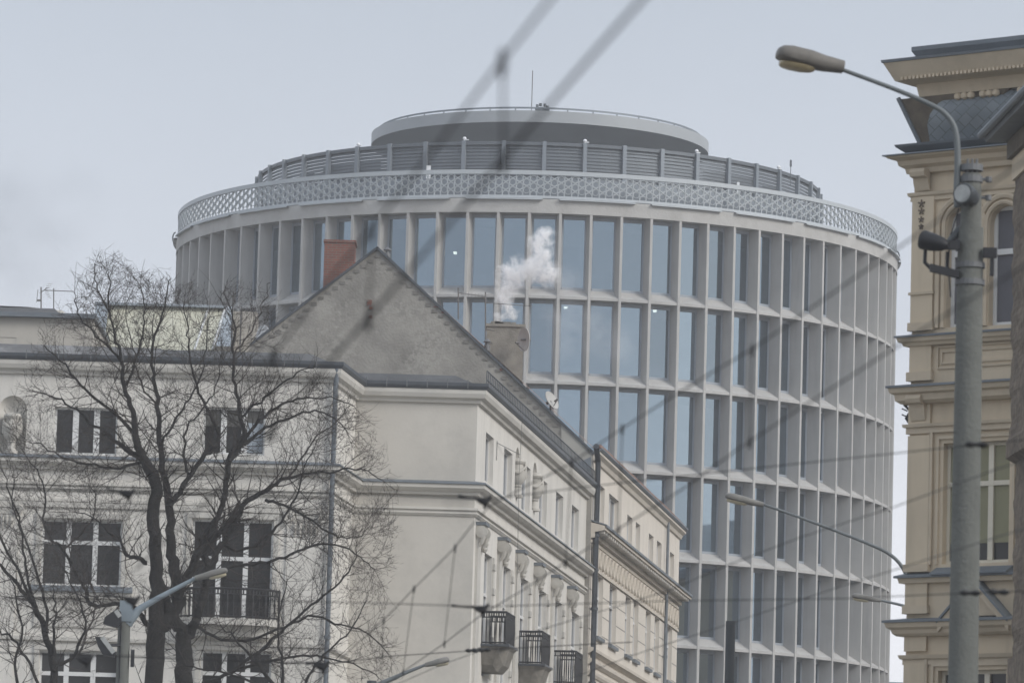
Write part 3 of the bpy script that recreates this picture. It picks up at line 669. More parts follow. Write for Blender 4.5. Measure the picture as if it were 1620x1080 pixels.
for h in cmain: mb.fbox(fC,h[0]-.03,h[1]+.03,-.02,.1,h[2]-.1,h[2]+.0)
mb.each('sill','zinc',cream)
zs=fC.z(940,1027); mb=MB()
for k in range(3): z=zs-k*.32; mb.sweep(sec,[(0,z),(.16-.04*k,z-.03),(.16-.04*k,z-.12),(.04,z-.2),(0,z-.2)])
mb.each('string_course','creamtrim',cream)
q=fC.pt(.15,.14,0); pipe(cream,[fC.pt(-.9,.2,cE+.1),(q.x,q.y,cE-.25),(q.x,q.y,0)],.085,'darkzinc')
sp=fC.s_(1052,850); q=fC.pt(sp,.1,0); pipe(cream,[(q.x,q.y,cE),(q.x,q.y,zcor+.2)],.05); pipe(cream,[(q.x,q.y,zcor-.2),(q.x,q.y,0)],.06)
# gable wall
gp=[(g0.x-.02,YG),(gA.x,YG)]
GW=[V((g0.x,YG,cE)),V((gA.x,YG,gA.z)),V((gL.x,YG,gL.z)),V((gL.x,YG,8)),V((g0.x,YG,8))]
mb=MB(); mb.solid([p for p in GW],[p+V((0,.3,0)) for p in GW]); mb.build('gable_wall','gable',cream)
a=at(888,668,YG-.03); b=at(937,714,YG-.03); c2=at(937,760,YG-.03); d2=at(888,720,YG-.03)
MB().solid([a,b,c2,d2],[p+V((0,.02,0)) for p in (a,b,c2,d2)]).build('repaired_patch','palegable',cream)
def coping(A,B,w,nm,m,up=.06):
    d=(B-A).normalized(); nrm=V((-d.z,0,d.x)); nrm=nrm if nrm.z>0 else -nrm
    return MB().solid([A-nrm*.05+V((0,-.08,0)),B-nrm*.05+V((0,-.08,0)),B+nrm*up+V((0,-.08,0)),A+nrm*up+V((0,-.08,0))],[A-nrm*.05+V((0,w,0)),B-nrm*.05+V((0,w,0)),B+nrm*up+V((0,w,0)),A+nrm*up+V((0,w,0))]).build(nm,m,cream)
coping(GW[1],GW[0]+V((.05,0,-.02)),.35,'gable_coping','darkzinc',.02); coping(GW[2],GW[1],.35,'gable_coping','darkzinc',.02)
mb=MB()
for A,B in ((GW[1],GW[0]),(GW[2],GW[1])): # ragged brick edge under the coping
    d=B-A; n=int(d.length/.26)
    for i in range(n):
        p=A+d*(i+.1)/n; p=p-V((0,0,.14+.04*rnd.random())); hh=.07+.05*rnd.random()
        mb.box(p.x-.08,p.x+.08,YG-.02,YG+.02,p.z-hh-.06,p.z-.06)
mb.each('verge_brick','joint',cream)
mb=MB()
for px,py,w,h in ((585,477,5,4),(584,481,5,3),(587,487,4,4),(586,501,4,3),(793,585,3,3),(690,485,6,2),(702,494,5,2)):
    p=at(px,py,YG-.02); mb.box(p.x-.013*w,p.x+.013*w,p.y-.01,p.y+.02,p.z-.012*h,p.z+.012*h)
mb.each('exposed_brick','brick',cream)
# roof slopes
e0=fC.pt(0,.1,cE+.1); e1=fC.pt(LC,.1,cE+.1); rg=V((gA.x,YG,gA.z+.02)); rg1=rg+V((cu.x,cu.y,0))*LC; lf=V((gL.x,YG,gL.z)); lf1=lf+V((cu.x,cu.y,0))*LC
mb=MB(); mb.poly([e0+V((0,.3,0)),e1,rg1,rg+V((0,.3,0))]); mb.poly([rg+V((0,.3,0)),rg1,lf1,lf+V((0,.3,0))]); mb.build('roof','tile',cream)
mb=MB(); n=60
for i in range(n):
    s=LC*(.15+.85*i/n); mb.tube([fC.pt(s,.22,cE+.10),fC.pt(s,-.3,cE+.62)],.07+.03*rnd.random(),6)
mb.build('roof_tiles_edge','tile',cream)
# valley sheet between houses
mb=MB(); p=[at(908,735,147.5),at(935,722,147.5),at(935,745,147.5),at(930,750,147.5)]; mb.solid(p,[q+V((0,.4,0)) for q in p]); mb.build('valley_flashing','zinc',cream)
# chimneys
def chim(px0,px1,pyt,pyb,Y,m,dy=.9):
    a=at(px0,pyt,Y); b=at(px1,pyb,Y); return a,b
a,b=chim(513.5,559,383,470,151.5,'brick'); ch=MB().box(a.x,b.x,151.5,152.6,b.z-2.5,a.z).build('brick_chimney','brick',cream)
MB().box(a.x-.03,b.x+.03,151.47,152.63,a.z+.004,a.z+.08).build('chimney_cap','brick',ch)
a,b=chim(770,826,516,620,154,'chimney'); ch=MB().box(a.x,b.x,154,155.1,b.z-2.5,a.z).build('rendered_chimney','chimney',cream)
mb=MB(); mb.box(a.x-.05,b.x+.05,153.95,155.15,a.z+.004,a.z+.09); mb.box(a.x+.12,b.x-.4,154.1,155,a.z+.09,a.z+.17)
for i in range(7): x=a.x+.1+rnd.random()*.7; mb.box(x,x+.14,153.97,154.2,a.z+.09,a.z+.12+.05*rnd.random())
mb.build('chimney_cap','chimney',ch)
for px,py in ((772,430),):
    pass
mb=MB(); p=at(769,575,153); mb.tube([(p.x,153.4,p.z-1),(p.x,153.4,at(769,463,153.4).z)],.022,6)
def cowl(px,py,Y,par):
    p=at(px,py,Y); mb=MB(); mb.lathe(p,[(0,.1),(.12,0),(.12,-.02),(.05,-.03),(.05,-.1),(.09,-.11),(.09,-.9),(0,-.9)],12); mb.build('vent_cowl','steel',par,smooth=True)
cowl(613,395,150,cream); cowl(771,540,152,cream)
# antennas / dishes as own things
def yagi(px0,py0,px1,py1,Y,n,el,mb,vert=False):
    a=at(px0,py0,Y); b=at(px1,py1,Y); mb.tube([a,b],.012,5)
    for i in range(n):
        q=a+(b-a)*(i/(n-1)); v=V((0,0,el)) if vert else V((0.04,el,el*.25)); mb.tube([q-v,q+v],.006,4)
def mast(name,label,px,pyt,pyb,Y,extra,grp=None):
    t=at(px,pyt,Y); b=at(px,pyb,Y); th=thing(name,label,'antenna',b,grp)
    MB().tube([b,t],.022,6).build('mast','thin',th); mb=MB(); extra(mb); mb.build('aerial','thin',th); return th
mast('tv_antenna','slim roof aerial mast with short side arm rising behind the right gable slope',725,455,505,153,lambda mb:(yagi(725,463,768,469,153,9,.06,mb,True)),'roof antennas')
mast('tv_antenna','tall aerial beside the smoking chimney, its boom reaching right through the smoke',768,462,548,153.6,lambda mb:(yagi(769,479,841,484,153.6,7,.10,mb),mb.tube([at(768,520,153.6),at(782,523,153.9)],.02,5),mb.tube([at(768,542,153.6),at(779,543,153.9)],.02,5)),'roof antennas')
# dish beside chimney
def dish(name,label,c,r,nrm,m='dish',arm=True,grp='satellite dishes'):
    th=thing(name,label,'satellite dish',c,grp); nrm=V(nrm).normalized(); a=nrm.orthogonal().normalized(); b=nrm.cross(a); rings=[]
    for k in range(6):
        rr=r*k/5+1e-3; rings.append([c+nrm*(.22*r*(k/5)**2)+(a*math.cos(2*PI*j/28)+b*math.sin(2*PI*j/28))*rr for j in range(28)])
    rings2=[[p-nrm*.02 for p in R] for R in rings[::-1]]
    MB().ring(rings+rings2,cap=False).build('reflector',m,th,smooth=True)
    mb=MB(); mb.tube([c-nrm*.02,c-nrm*.15],.05,8)
    lo=c-V((0,0,1))*r*.9+nrm*.2*r; f=c+nrm*r*.95-V((0,0,.3*r)); mb.tube([lo,f],.014,6); mb.tube([f,f-nrm*.12],.035,8); mb.build('feed_arm','thin',th); return th
c=at(832,537,153.5); th=dish('satellite_dish','round grey satellite dish mounted on the right side of the smoking chimney',c,.37,(-.88,-.48,-.05),'dish'); MB().tube([c,c-V((.15,-.1,.0))],.03,6).build('mount','thin',th)
c=at(871,634,152); th=dish('satellite_dish','pale satellite dish peeking over the right gable slope above the eave',c,.30,(.75,-.5,.45),'dish'); MB().tube([c,c-V((0,0,.6))],.03,6).build('mount','thin',th)
c=at(418,533,149); th=dish('satellite_dish','white oval satellite dish at the left foot of the gable',c,.36,(-.85,-.6,.1),'whitemetal'); MB().tube([c,c-V((0,0,.7))],.03,6).build('mount','thin',th)
# ------------------------------------------------------------------ rear buildings on the left
rear=thing('rear_attic_house','low beige rear house with dark eave and glazed skylight boxes behind the bare tree','house',at(60,560,150)*1)
rear.location=(at(60,560,150).x,150,0)
x0=at(-100,500,150).x; x1=at(148,500,150).x; zr=at(60,503,150).z; w=at(0,533,150); w2=at(25,556,150)
fq=Fc((x0,150),(x1,150)); mb=MB(); hh=[0-x0+w.x-.5,0-x0+w2.x,w2.z,w.z]; wall(mb,fq,0,fq.L,0,zr,[hh],.15); mb.box(x0,x1,150.02,158,0,zr); mb.build('wall','rearwall',rear)
window(rear,fq,*hh,dep=.14,cols=1,glass='blueglass',fm='bluesheet')
MB().box(x0,x1+.08,149.75,158,zr+.003,zr+.14).build('eave','zinc',rear)
mb=MB(); a=at(-20,511,150.5); b=at(97,507,150.5); zt0=at(20,490,151).z
mb.solid([(x0,150.2,zr+.145),(b.x,150.2,zr+.145),(b.x,157,zr+.145),(x0,157,zr+.145)],[(x0,150.9,zr+.42),(b.x-.25,150.9,zr+.42),(b.x-.25,156,zr+.42),(x0,156,zr+.42)]); mb.build('mansard','felt',rear)
p0=at(50,490,151.5); p1=at(98,490,151.5); p2=at(112,505,151.5)
mb=MB(); mb.solid([(p0.x,151,zr+.43),(p2.x,151,zr+.2),(p2.x,154,zr+.2),(p0.x,154,zr+.43)],[(p0.x,151.6,p0.z),(p1.x,151.6,p1.z),(p1.x,154,p1.z),(p0.x,154,p0.z)]); mb.build('skylight','rearwall',rear)
p0=at(-10,486,151.8); p1=at(62,486,151.8)
mb=MB(); mb.solid([(x0,151.0,zr+.5),(p1.x-.25,151.0,zr+.46),(p1.x-.25,153,zr+.46),(x0,153,zr+.5)],[(x0,152.0,p0.z),(p1.x,152.0,p1.z),(p1.x,153,p1.z),(x0,153,p0.z)]); mb.build('skylight','dish',rear)
def ext(mb):
    yagi(64,463,75,455,152,3,.05,mb); a=at(72,459,152); b=at(117,461,152); mb.tube([a,b],.014,5)
    for i in range(14): q=a+(b-a)*i/13; mb.tube([q-V((.0,.1,.02)),q+V((0,.1,.02))],.006,4)
    for k in range(7): z=-.19+.063*k; q=at(70+abs(k-3)*1.6,459,152)+V((0,0,z)); mb.tube([q,q+V((.12,.1,.03*(1 if k>3 else -1)))],.007,4)
    mb.tube([at(58,478,152),at(60,458,152)],.012,4); mb.tube([at(59,475,152),at(65,475,152)],.03,6)
mast('tv_antenna','television aerial with long boom on the skylight roof at far left',65,454,488,152,ext,'roof antennas')
t=at(85,456,152); b=at(85,492,152); th=thing('antenna_post','short thin post holding up the aerial boom at far left','post',b); MB().tube([b,t],.018,6).build('mast','thin',th)
yb=thing('yellow_dormer_house','rear roof dormer clad in pale yellow sheets with blue grey sides','house',(at(255,550,155).x,155,0))
zt_=at(255,483,156.5).z; zb_=at(255,556,155).z
A=at(160,0,155).x
p=lambda px,py,Y:at(px,py,Y)
mb=MB(); fr=[p(132,556,155),p(338,553,155),p(357,484,156.5),p(158,480,156.5)]
mb.solid(fr,[q+V((0,3,0)) for q in fr]); mb.build('sloped_cladding','yellow',yb)
mb=MB()
for (xa,xb) in ((308,331),(336,357)): 
    a=p(xa,553,154.97); b=p(xb,484,156.47); mb.tube([a,b],.035,6)
mb.each('batten','whitemetal',yb)
mb=MB(); q=[p(140,556,154.9),p(152,480,156.3),p(172,480,156.3),p(163,556,154.9)]; mb.solid(q,[v+V((0,.1,0)) for v in q]); q=[p(340,553,154.95),p(357,486,156.4),p(368,484,156.6),p(368,548,155.1)]; mb.solid(q,[v+V((0,.15,0)) for v in q]); mb.each('side_cladding','bluesheet',yb)
mb=MB(); a=p(150,481,156.2); b=p(357,485,156.2); mb.box(a.x,b.x,156.2,159.6,(a.z+b.z)/2-.02,(a.z+b.z)/2+.06); mb.build('ridge_cap','bluesheet',yb)
mb=MB(); a=p(366,492,156.8); b=p(404,560,156.8); mb.box(a.x,b.x,156.8,158,b.z-1,a.z); mb.build('side_wall','rearwall',yb)
mb=MB(); a=p(132,552,155.3); mb.box(a.x,b.x,155.3,159,0,zb_); mb.build('wall','rearwall',yb)
mb=MB(); a=p(340,547,154.8); b=p(365,560,154.8); mb.box(a.x,b.x,154.8,155.25,b.z,a.z); mb.build('brick_base','chimney',yb)
for px,py in ((369,462),(382,485)):
    t=p(px,py,154); th=thing('roof_pole',('taller' if px<375 else 'shorter')+' thin dark pole on the roof left of the gable','post',V((t.x,154,p(px,556,154).z)),'roof poles'); MB().tube([(t.x,154,p(px,556,154).z),t],.025,6).build('mast','thin',th)
# distant roof sliver
dr=thing('distant_house','distant grey roof just visible between tower and ochre house','house',(at(1420,1070,262).x,262,0))
a=at(1395,1077,262); b=at(1445,1074,262); MB().box(a.x,b.x,262,268,0,a.z-.4).build('wall','white',dr); MB().solid([(a.x-.2,261.7,a.z-.4),(b.x,261.7,a.z-.4),(b.x,268,a.z-.4),(a.x-.2,268,a.z-.4)],[(a.x+.3,263,a.z+.05),(b.x,263,a.z+.05),(b.x,267,a.z+.05),(a.x+.3,267,a.z+.05)]).build('roof','zinc',dr)
# ------------------------------------------------------------------ ochre house right
q0=at(1441,600,85.); bu=V((math.sin(R_(52)),-math.cos(R_(52))))
fO=Fc((q0.x,q0.y),(q0.x+bu.x*9,q0.y+bu.y*9))
och=thing('ochre_corner_house','ochre plastered house with slate roof, arched upper windows and pedimented window','house',(q0.x,q0.y,0))
n_=fO.n
def O(px0,py0,px1,py1,d=0): s0,z1=fO.sz(px0,py0,d); s1,_=fO.sz(px1,py0,d); _,z0=fO.sz(px0,py1,d); return [s0,s1,z0,z1]
w1=O(1499,330,1546,518); w2=O(1566,326,1613,515)
wm=O(1493,701,1598,892); wb=O(1484,1060,1592,1240)
zT=fO.z(1450,262)
mb=MB(); wall(mb,fO,0,9,0,zT,[w1,w2,wm,wb],.24); mb.build('wall','beige',och)
mb=MB(); lf_=fO.pt(0,0,0); mb.poly([fO.pt(0,0,0),fO.pt(0,-8,0),fO.pt(0,-8,zT),fO.pt(0,0,zT)]); mb.build('left_wall','beige',och)
for h in (w1,w2):
    mb=MB(); arc_fill(mb,fO,h[0],h[1],h[3],.2,-.003)
    mb.build('window_arch','beige',och)
    m=(h[0]+h[1])/2; r=(h[1]-h[0])/2; 
    for k,(rr,tt) in enumerate(((r+.05,.04),(r+.16,.05))):
        mb=MB(); pts=[fO.pt(m+rr*math.cos(PI-PI*i/16),.02,h[3]-r+rr*math.sin(PI-PI*i/16)) for i in range(17)]
        pts=[fO.pt(m-rr,.02,h[2])]+pts+[fO.pt(m+rr,.02,h[2])]; mb.tube(pts,tt,6); mb.build('arch_moulding','beigetrim',och)
    window(och,fO,*h,dep=.22,cols=2 if h is w1 else 1,transoms=(.62,),fw=.07,glass='darkglass',shade=.97,shm='curtain_and_reflection',sashw=.06)
window(och,fO,*wm,dep=.2,cols=3,transoms=(.66,),fw=.06,fm='beigeframe',glass='darkglass',shade=.8,shm='olive',sashw=.05)
window(och,fO,*wb,dep=.2,cols=3,transoms=(.66,),fw=.06,fm='beigeframe',glass='darkglass',sashw=.05)
def och_sweep(name,m,prof,s1=9):
    p=fO.pt(0,-6,0); a=fO.pt(0,0,0); b=fO.pt(s1,0,0); return MB().sweep([tuple(p[:2]),tuple(a[:2]),tuple(b[:2])],prof).build(name,m,och)
def cz(py,d=0,px=1441): return fO.z(px,py,d)
# main cornice
z=cz(272); och_sweep('main_cornice','beigetrim',[(0,z-.06),(.1,z-.05),(.12,z+.03),(.2,z+.08),(.22,z+.16),(.34,z+.2),(.36,z+.23),(0,z+.23)])
och_sweep('cornice_flashing','zinc',[(0,z+.3),(.4,z+.255),(.41,z+.235),(0,z+.235)])
och_sweep('gutter','zinc',[(.02,z+.3),(.12,z+.31),(.24,z+.4),(.26,z+.44),(0,z+.44)])
z=cz(307); och_sweep('string_moulding','beigetrim',[(0,z),(.09,z),(.08,z-.05),(.04,z-.08),(.05,z-.14),(0,z-.16)])
z=cz(300)
# pilasters (project)
def pilaster(s0,s1,z0,z1,d=.06,m='beige'): MB().fbox(fO,s0,s1,0,d,z0,z1).build('pilaster',m,och)
sp=fO.s_(1479,400)
pilaster(0.0,sp,cz(515),cz(314)); pilaster(0,sp,cz(603),cz(543)); pilaster(0,sp,cz(905),cz(690)); pilaster(0,sp,cz(970),cz(922)); pilaster(0,sp,0,cz(1048))
pilaster(0,sp,cz(1030),cz(1000)); pilaster(0,sp,cz(672),cz(632))
def base(py0,py1,e=.09): MB().fbox(fO,-.03,sp+.03,0,e,cz(py1),cz(py0)).build('pilaster_base','beigetrim',och)
base(464,468); base(512,525,.1); base(590,604,.11); base(893,905,.1); base(958,971,.1)
# rosette ornament
mb=MB()
for k,(py) in enumerate((325,337,350,361)):
    c3=fO.pt(sp*.45,.075,cz(py)); rr=.07-.008*k
    for j in range(5): t=2*PI*j/5+.3; p=c3+V((fO.u.x,fO.u.y,0))*rr*math.cos(t)+V((0,0,rr*math.sin(t))); mb.tube([c3,p],.014,5)
mb.build('wall_ornament','brown',och)
# brackets / console under cornices
for (py0,py1) in ((272,305),(628,668)):
    mb=MB(); a,b=cz(py1),cz(py0); prof=[(.06,b),(.24,b),(.27,b-.06),(.24,b-.13),(.14,b-.15),(.13,b-.22),(.08,a+.02),(.06,a)]
    mb.ring([[fO.pt(.06,d,z) for d,z in prof],[fO.pt(sp-.08,d,z) for d,z in prof]]); mb.build('console','beigetrim',och)
# cornice at 533
z=cz(530,.2); och_sweep('upper_sill_flashing','zinc',[(0,z+.04),(.22,z),(.22,z-.03),(0,z-.03)]); och_sweep('upper_sill_cornice','beigetrim',[(0,z-.032),(.19,z-.032),(.17,z-.1),(.12,z-.12),(.1,z-.17),(0,z-.17)])
z=cz(608,.3); och_sweep('mid_flashing','zinc',[(0,z+.05),(.31,z),(.31,z-.035),(0,z-.035)]); och_sweep('mid_cornice','beigetrim',[(0,z-.037),(.28,z-.037),(.26,z-.12),(.2,z-.15),(.19,z-.25),(.12,z-.3),(0,z-.3)])
z=cz(672); och_sweep('architrave','beigetrim',[(0,z),(.1,z),(.09,z-.05),(.05,z-.06),(.05,z-.16),(0,z-.16)])
z=cz(909,.25); och_sweep('sill_flashing','zinc',[(0,z+.06),(.17,z),(.17,z-.035),(0,z-.035)]); och_sweep('sill_course','beigetrim',[(0,z-.037),(.12,z-.037),(.1,z-.12),(0,z-.12)])
z=cz(979,.33); och_sweep('pediment_flashing','zinc',[(0,z+.05),(.3,z),(.3,z-.04),(0,z-.04)]); och_sweep('pediment_cornice','beigetrim',[(0,z-.042),(.27,z-.042),(.25,z-.12),(.19,z-.16),(.17,z-.22),(.12,z-.26),(0,z-.26)])
zped=z
z=cz(1036); och_sweep('lower_architrave','beigetrim',[(0,z),(.1,z),(.08,z-.06),(.04,z-.08),(.04,z-.16),(0,z-.16)])
# pediment
sa,sb=fO.s_(1480,975,.3),fO.s_(1592,975,.3); sm=(sa+sb)/2; zh=fO.z(1536,912,.3)
for nm,m,dd,off,th in (('pediment_slope','zinc',.28,0,.05),('pediment_trim','beigetrim',.24,-.055,.14)):
    mb=MB()
    for e,(x0_,x1_) in enumerate(((sa,sm),(sb,sm))):
        q=[(x0_,zped+off-.02),(x1_,zh+off),(x1_,zh+off-th),(x0_,zped+off-.02-th)]
        mb.solid([fO.pt(s,0.01,z) for s,z in q],[fO.pt(s,dd,z) for s,z in q])
    mb.build(nm,m,och)
mb=MB(); mb.solid([fO.pt(sa+.25,0.01,zped+.05),fO.pt(sb-.25,0.01,zped+.05),fO.pt(sm,0.01,zh-.2)],[fO.pt(sa+.25,.12,zped+.05),fO.pt(sb-.25,.12,zped+.05),fO.pt(sm,.12,zh-.2)]); mb.build('pediment_field','beigetrim',och)
# sunk panel frames under the arched windows
mb=MB(); h=O(1484,548,1600,584)
for g in (0,.08): 
    mb.fbox(fO,h[0]+g,h[0]+g+.03,0,.035,h[2]+g,h[3]-g); mb.fbox(fO,h[0]+g,5,0,.03,h[2]+g,h[2]+g+.03); mb.fbox(fO,h[0]+g,5,0,.03,h[3]-g-.03,h[3]-g)
mb.build('wall_panel','beigetrim',och)
for (h,g) in ((wm,.12),(wb,.12)):
    mb=MB()
    for k in (1,2):
        e=g*k; t=.05; mb.fbox(fO,h[0]-e,h[0]-e+t,0,.02+.02*k,h[2],h[3]+e); mb.fbox(fO,h[1]+e-t,h[1]+e,0,.02+.02*k,h[2],h[3]+e); mb.fbox(fO,h[0]-e,h[1]+e,0,.021+.02*k,h[3]+e-t,h[3]+e)
    mb.build('window_surround','beigetrim',och)
h=wm; mb=MB(); mb.solid([fO.pt(h[0]-.1,.22,h[2]-.16),fO.pt(h[1]+.1,.22,h[2]-.16),fO.pt(h[1]+.1,-.1,h[2]-.005),fO.pt(h[0]-.1,-.1,h[2]-.005)],[fO.pt(h[0]-.1,.22,h[2]-.19),fO.pt(h[1]+.1,.22,h[2]-.19),fO.pt(h[1]+.1,-.1,h[2]-.19),fO.pt(h[0]-.1,-.1,h[2]-.19)]); mb.build('sill','zinc',och)
# iron figure bracket at left edge
c3=at(1434,650,85.1); mb=MB(); mb.tube([c3+V((.1,0,-.28)),c3+V((0,0,-.12)),c3+V((.06,0,0)),c3+V((-.03,0,.1)),c3+V((.03,0,.2))],[.02,.03,.02,.03,.012],6); 
for k in range(3): mb.tube([c3+V((.02,0,-.1+.1*k)),c3+V((-.08,0,-.06+.1*k))],.012,5)
mb.build('iron_scroll','iron',och)
# slate mansard with bell curve
zr0=cz(243); sb0=fO.s_(1463,230,0)
zc_=[(.06,0,.05),(-.02,.1,.1),(.02,.24,.1),(.12,.45,.12),(.16,.62,.2),(.12,.8,.34),(0,.94,.55),(-.2,1.05,.85),(-.5,1.12,1.2)]
rg=[[fO.pt(sb0+e,d,zr0+z) for d,z,e in zc_+[(-3,1.12,1.2),(-3,0,.05)]],[fO.pt(9,d,zr0+z) for d,z,e in zc_+[(-3,1.12,1.2),(-3,0,.05)]]]
MB().ring(rg).build('slate_roof','slate',och,smooth=True)
mb=MB()
for k,(sv) in enumerate((.25,)):
    pass
# attic gable with deep crown cornice at left
def zz_(py): return fO.z(1441,py,.3)
s0=fO.s_(1420,105,.35); zt0=fO.z(1400,100,.55); 
mb=MB(); 
sA=fO.s_(1397,98,.55); profile=[(-.6,zt0-.55),(.1,zt0-.55),(.14,zt0-.34),(.4,zt0-.3),(.45,zt0-.2),(.55,zt0),(-.6,zt0)]
pA=[tuple(fO.pt(sA+.55,-2.5,0)[:2]),tuple(fO.pt(sA+.55,0,0)[:2]),tuple(fO.pt(9,0,0)[:2])]
mb.sweep(pA,profile); mb.build('crown_cornice','beigetrim',och)
MB().sweep(pA,[(-.6,zt0+.004),(.57,zt0+.004),(.58,zt0+.05),(-.6,zt0+.09)]).build('crown_flashing','zinc',och)
mb=MB(); s=sA+.3
while s<8.5: mb.fbox(fO,s,s+.04,.4,.455,zt0-.3,zt0-.25); s+=.08
mb.build('dentils','beige',och)
stp=fO.s_(1473,80,.3); MB().sweep([tuple(fO.pt(stp,-2,0)[:2]),tuple(fO.pt(stp,0,0)[:2]),tuple(fO.pt(9,0,0)[:2])],[(-.9,zt0+.1),(.3,zt0+.1),(.36,zt0+.2),(.36,zt0+.27),(-.9,zt0+.34)]).build('upper_gutter','zinc',och)
mb=MB() # sloping underside: raking console narrowing downwards
sc0=fO.s_(1424,132,.1); zb0=zr0-.02; tp=zt0-.555
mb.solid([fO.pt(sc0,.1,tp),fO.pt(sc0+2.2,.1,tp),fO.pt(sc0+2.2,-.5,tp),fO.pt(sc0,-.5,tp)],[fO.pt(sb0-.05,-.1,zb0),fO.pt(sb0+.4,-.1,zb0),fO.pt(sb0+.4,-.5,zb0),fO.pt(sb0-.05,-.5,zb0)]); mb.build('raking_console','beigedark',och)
mb=MB()
for s in (sA+1.25,sA+1.75,sA+2.5): 
    for k in range(3): mb.lathe(fO.pt(s+.13*k,.12,tp-.13),[(0,0),(.06,.03),(.07,.07),(.06,.11),(0,.14)],8)
mb.each('soffit_bracket','beige',och,smooth=True,group=3)
# lean: raking fascia edge
a=fO.pt(sc0-.02,.12,tp+.02); b=fO.pt(sb0-.05,-.1,zb0); mb=MB(); mb.tube([a,b],.04,6); mb.build('raking_edge','zinc',och)
MB().fbox(fO,-.02,9,-.9,-.02,cz(262),zr0+.03).build('roof_kerb','beigetrim',och)
# row of street houses continuing on the right (seen mirrored in the tower windows)
for (xa,ya,xb,yb_,hh,lab) in ((30,128,36,168,23,'plain ochre street house beyond the right edge, nearer of two'),(39,172,46,222,25,'plain ochre street house beyond the right edge, farther of two')):
    th=thing('street_house',lab,'house',(xa,ya,0),'street houses on the right'); f=FcL_(xa,ya,xb,yb_); hs=[]
    for r in range(6):
        for k in range(int(f.L/3.2)): hs.append([1+k*3.2,2.3+k*3.2,2+r*3.6,4.1+r*3.6])
    mb=MB(); wall(mb,f,0,f.L,0,hh,hs,.2); mb.fbox(f,0,f.L,-12,-.21,0,hh-.1); mb.build('wall','beige',th)
    mb=MB(); mb.fbox(f,-.3,f.L+.3,-12,.5,hh,hh+.4); mb.solid([f.pt(0,.4,hh+.4),f.pt(f.L,.4,hh+.4),f.pt(f.L,-12,hh+.4),f.pt(0,-12,hh+.4)],[f.pt(1,-4,hh+3),f.pt(f.L-1,-4,hh+3),f.pt(f.L-1,-8,hh+3),f.pt(1,-8,hh+3)]); mb.build('roof','slate',th)
    for h in hs: MB().fbox(f,h[0],h[1],-.2,-.17,h[2],h[3]).build('window','darkglass',th)
# ------------------------------------------------------------------ brown house at right edge
k0=at(1601,600,76.); kb=V((.066,-1)).normalized(); fB=Fc((k0.x,k0.y),(k0.x+kb.x*7,k0.y+kb.y*7))
# travel towards the camera: outward must be left (street side)
class FcL(Fc):
    def __init__(s,a,b): Fc.__init__(s,a,b); s.n=-s.n
fB=FcL((k0.x,k0.y),(k0.x+kb.x*7,k0.y+kb.y*7))
br=thing('brown_rough_house','dark brown rough rendered house at the right edge with overhanging eave','house',(k0.x,k0.y,0))
if fB.n.x>0: fB.n=-fB.n
zbt=at(1601,286,76).z; zkn=at(1596,728,76).z
mb=MB(); nn=26; rings=[]
def wob(z,s): return .03*math.sin(z*7+s)+.02*math.sin(z*17.3+s*2)
grid=[]
for i in range(90):
    z=zkn-3+ (zbt-zkn+3)*i/89; e=0.0 if z>zkn else -.09
    if zkn<z<zkn+.35: e+=.05
    grid.append([fB.pt(s,e+.02+.5*wob(z,s*1.3)+rnd.uniform(-.006,.006),z) for s in (0,.5,1,2,3,5,7)])
mb.ring(grid,cap=False,close=False); z=zkn-3
mb.poly([fB.pt(0,0,0),fB.pt(7,0,0),fB.pt(7,0,z),fB.pt(0,0,z)])
mb.solid([fB.pt(0,-.15,0),fB.pt(7,-.15,0),fB.pt(7,-6,0),fB.pt(0,-6,0)],[fB.pt(0,-.15,zbt),fB.pt(7,-.15,zbt),fB.pt(7,-6,zbt),fB.pt(0,-6,zbt)])
mb.build('wall','brown',br)
MB().fbox(fB,-.02,7,-5,.05,zbt,zbt+.33).build('frieze','beige',br)
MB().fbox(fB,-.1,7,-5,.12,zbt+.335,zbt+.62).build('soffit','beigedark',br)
z=zbt+.62; mb=MB(); mb.solid([fB.pt(-.25,.42,z),fB.pt(7,.42,z),fB.pt(7,-5,z),fB.pt(-.25,-5,z)],[fB.pt(-.25,.45,z+.07),fB.pt(7,.45,z+.07),fB.pt(7,-5,z+2.6),fB.pt(-.25,-5,z+2.6)]); mb.build('roof','zinc',br)
MB().tube([fB.pt(-.25,.5,z+.1),fB.pt(7,.5,z+.1)],.06,8).build('gutter','zinc',br)
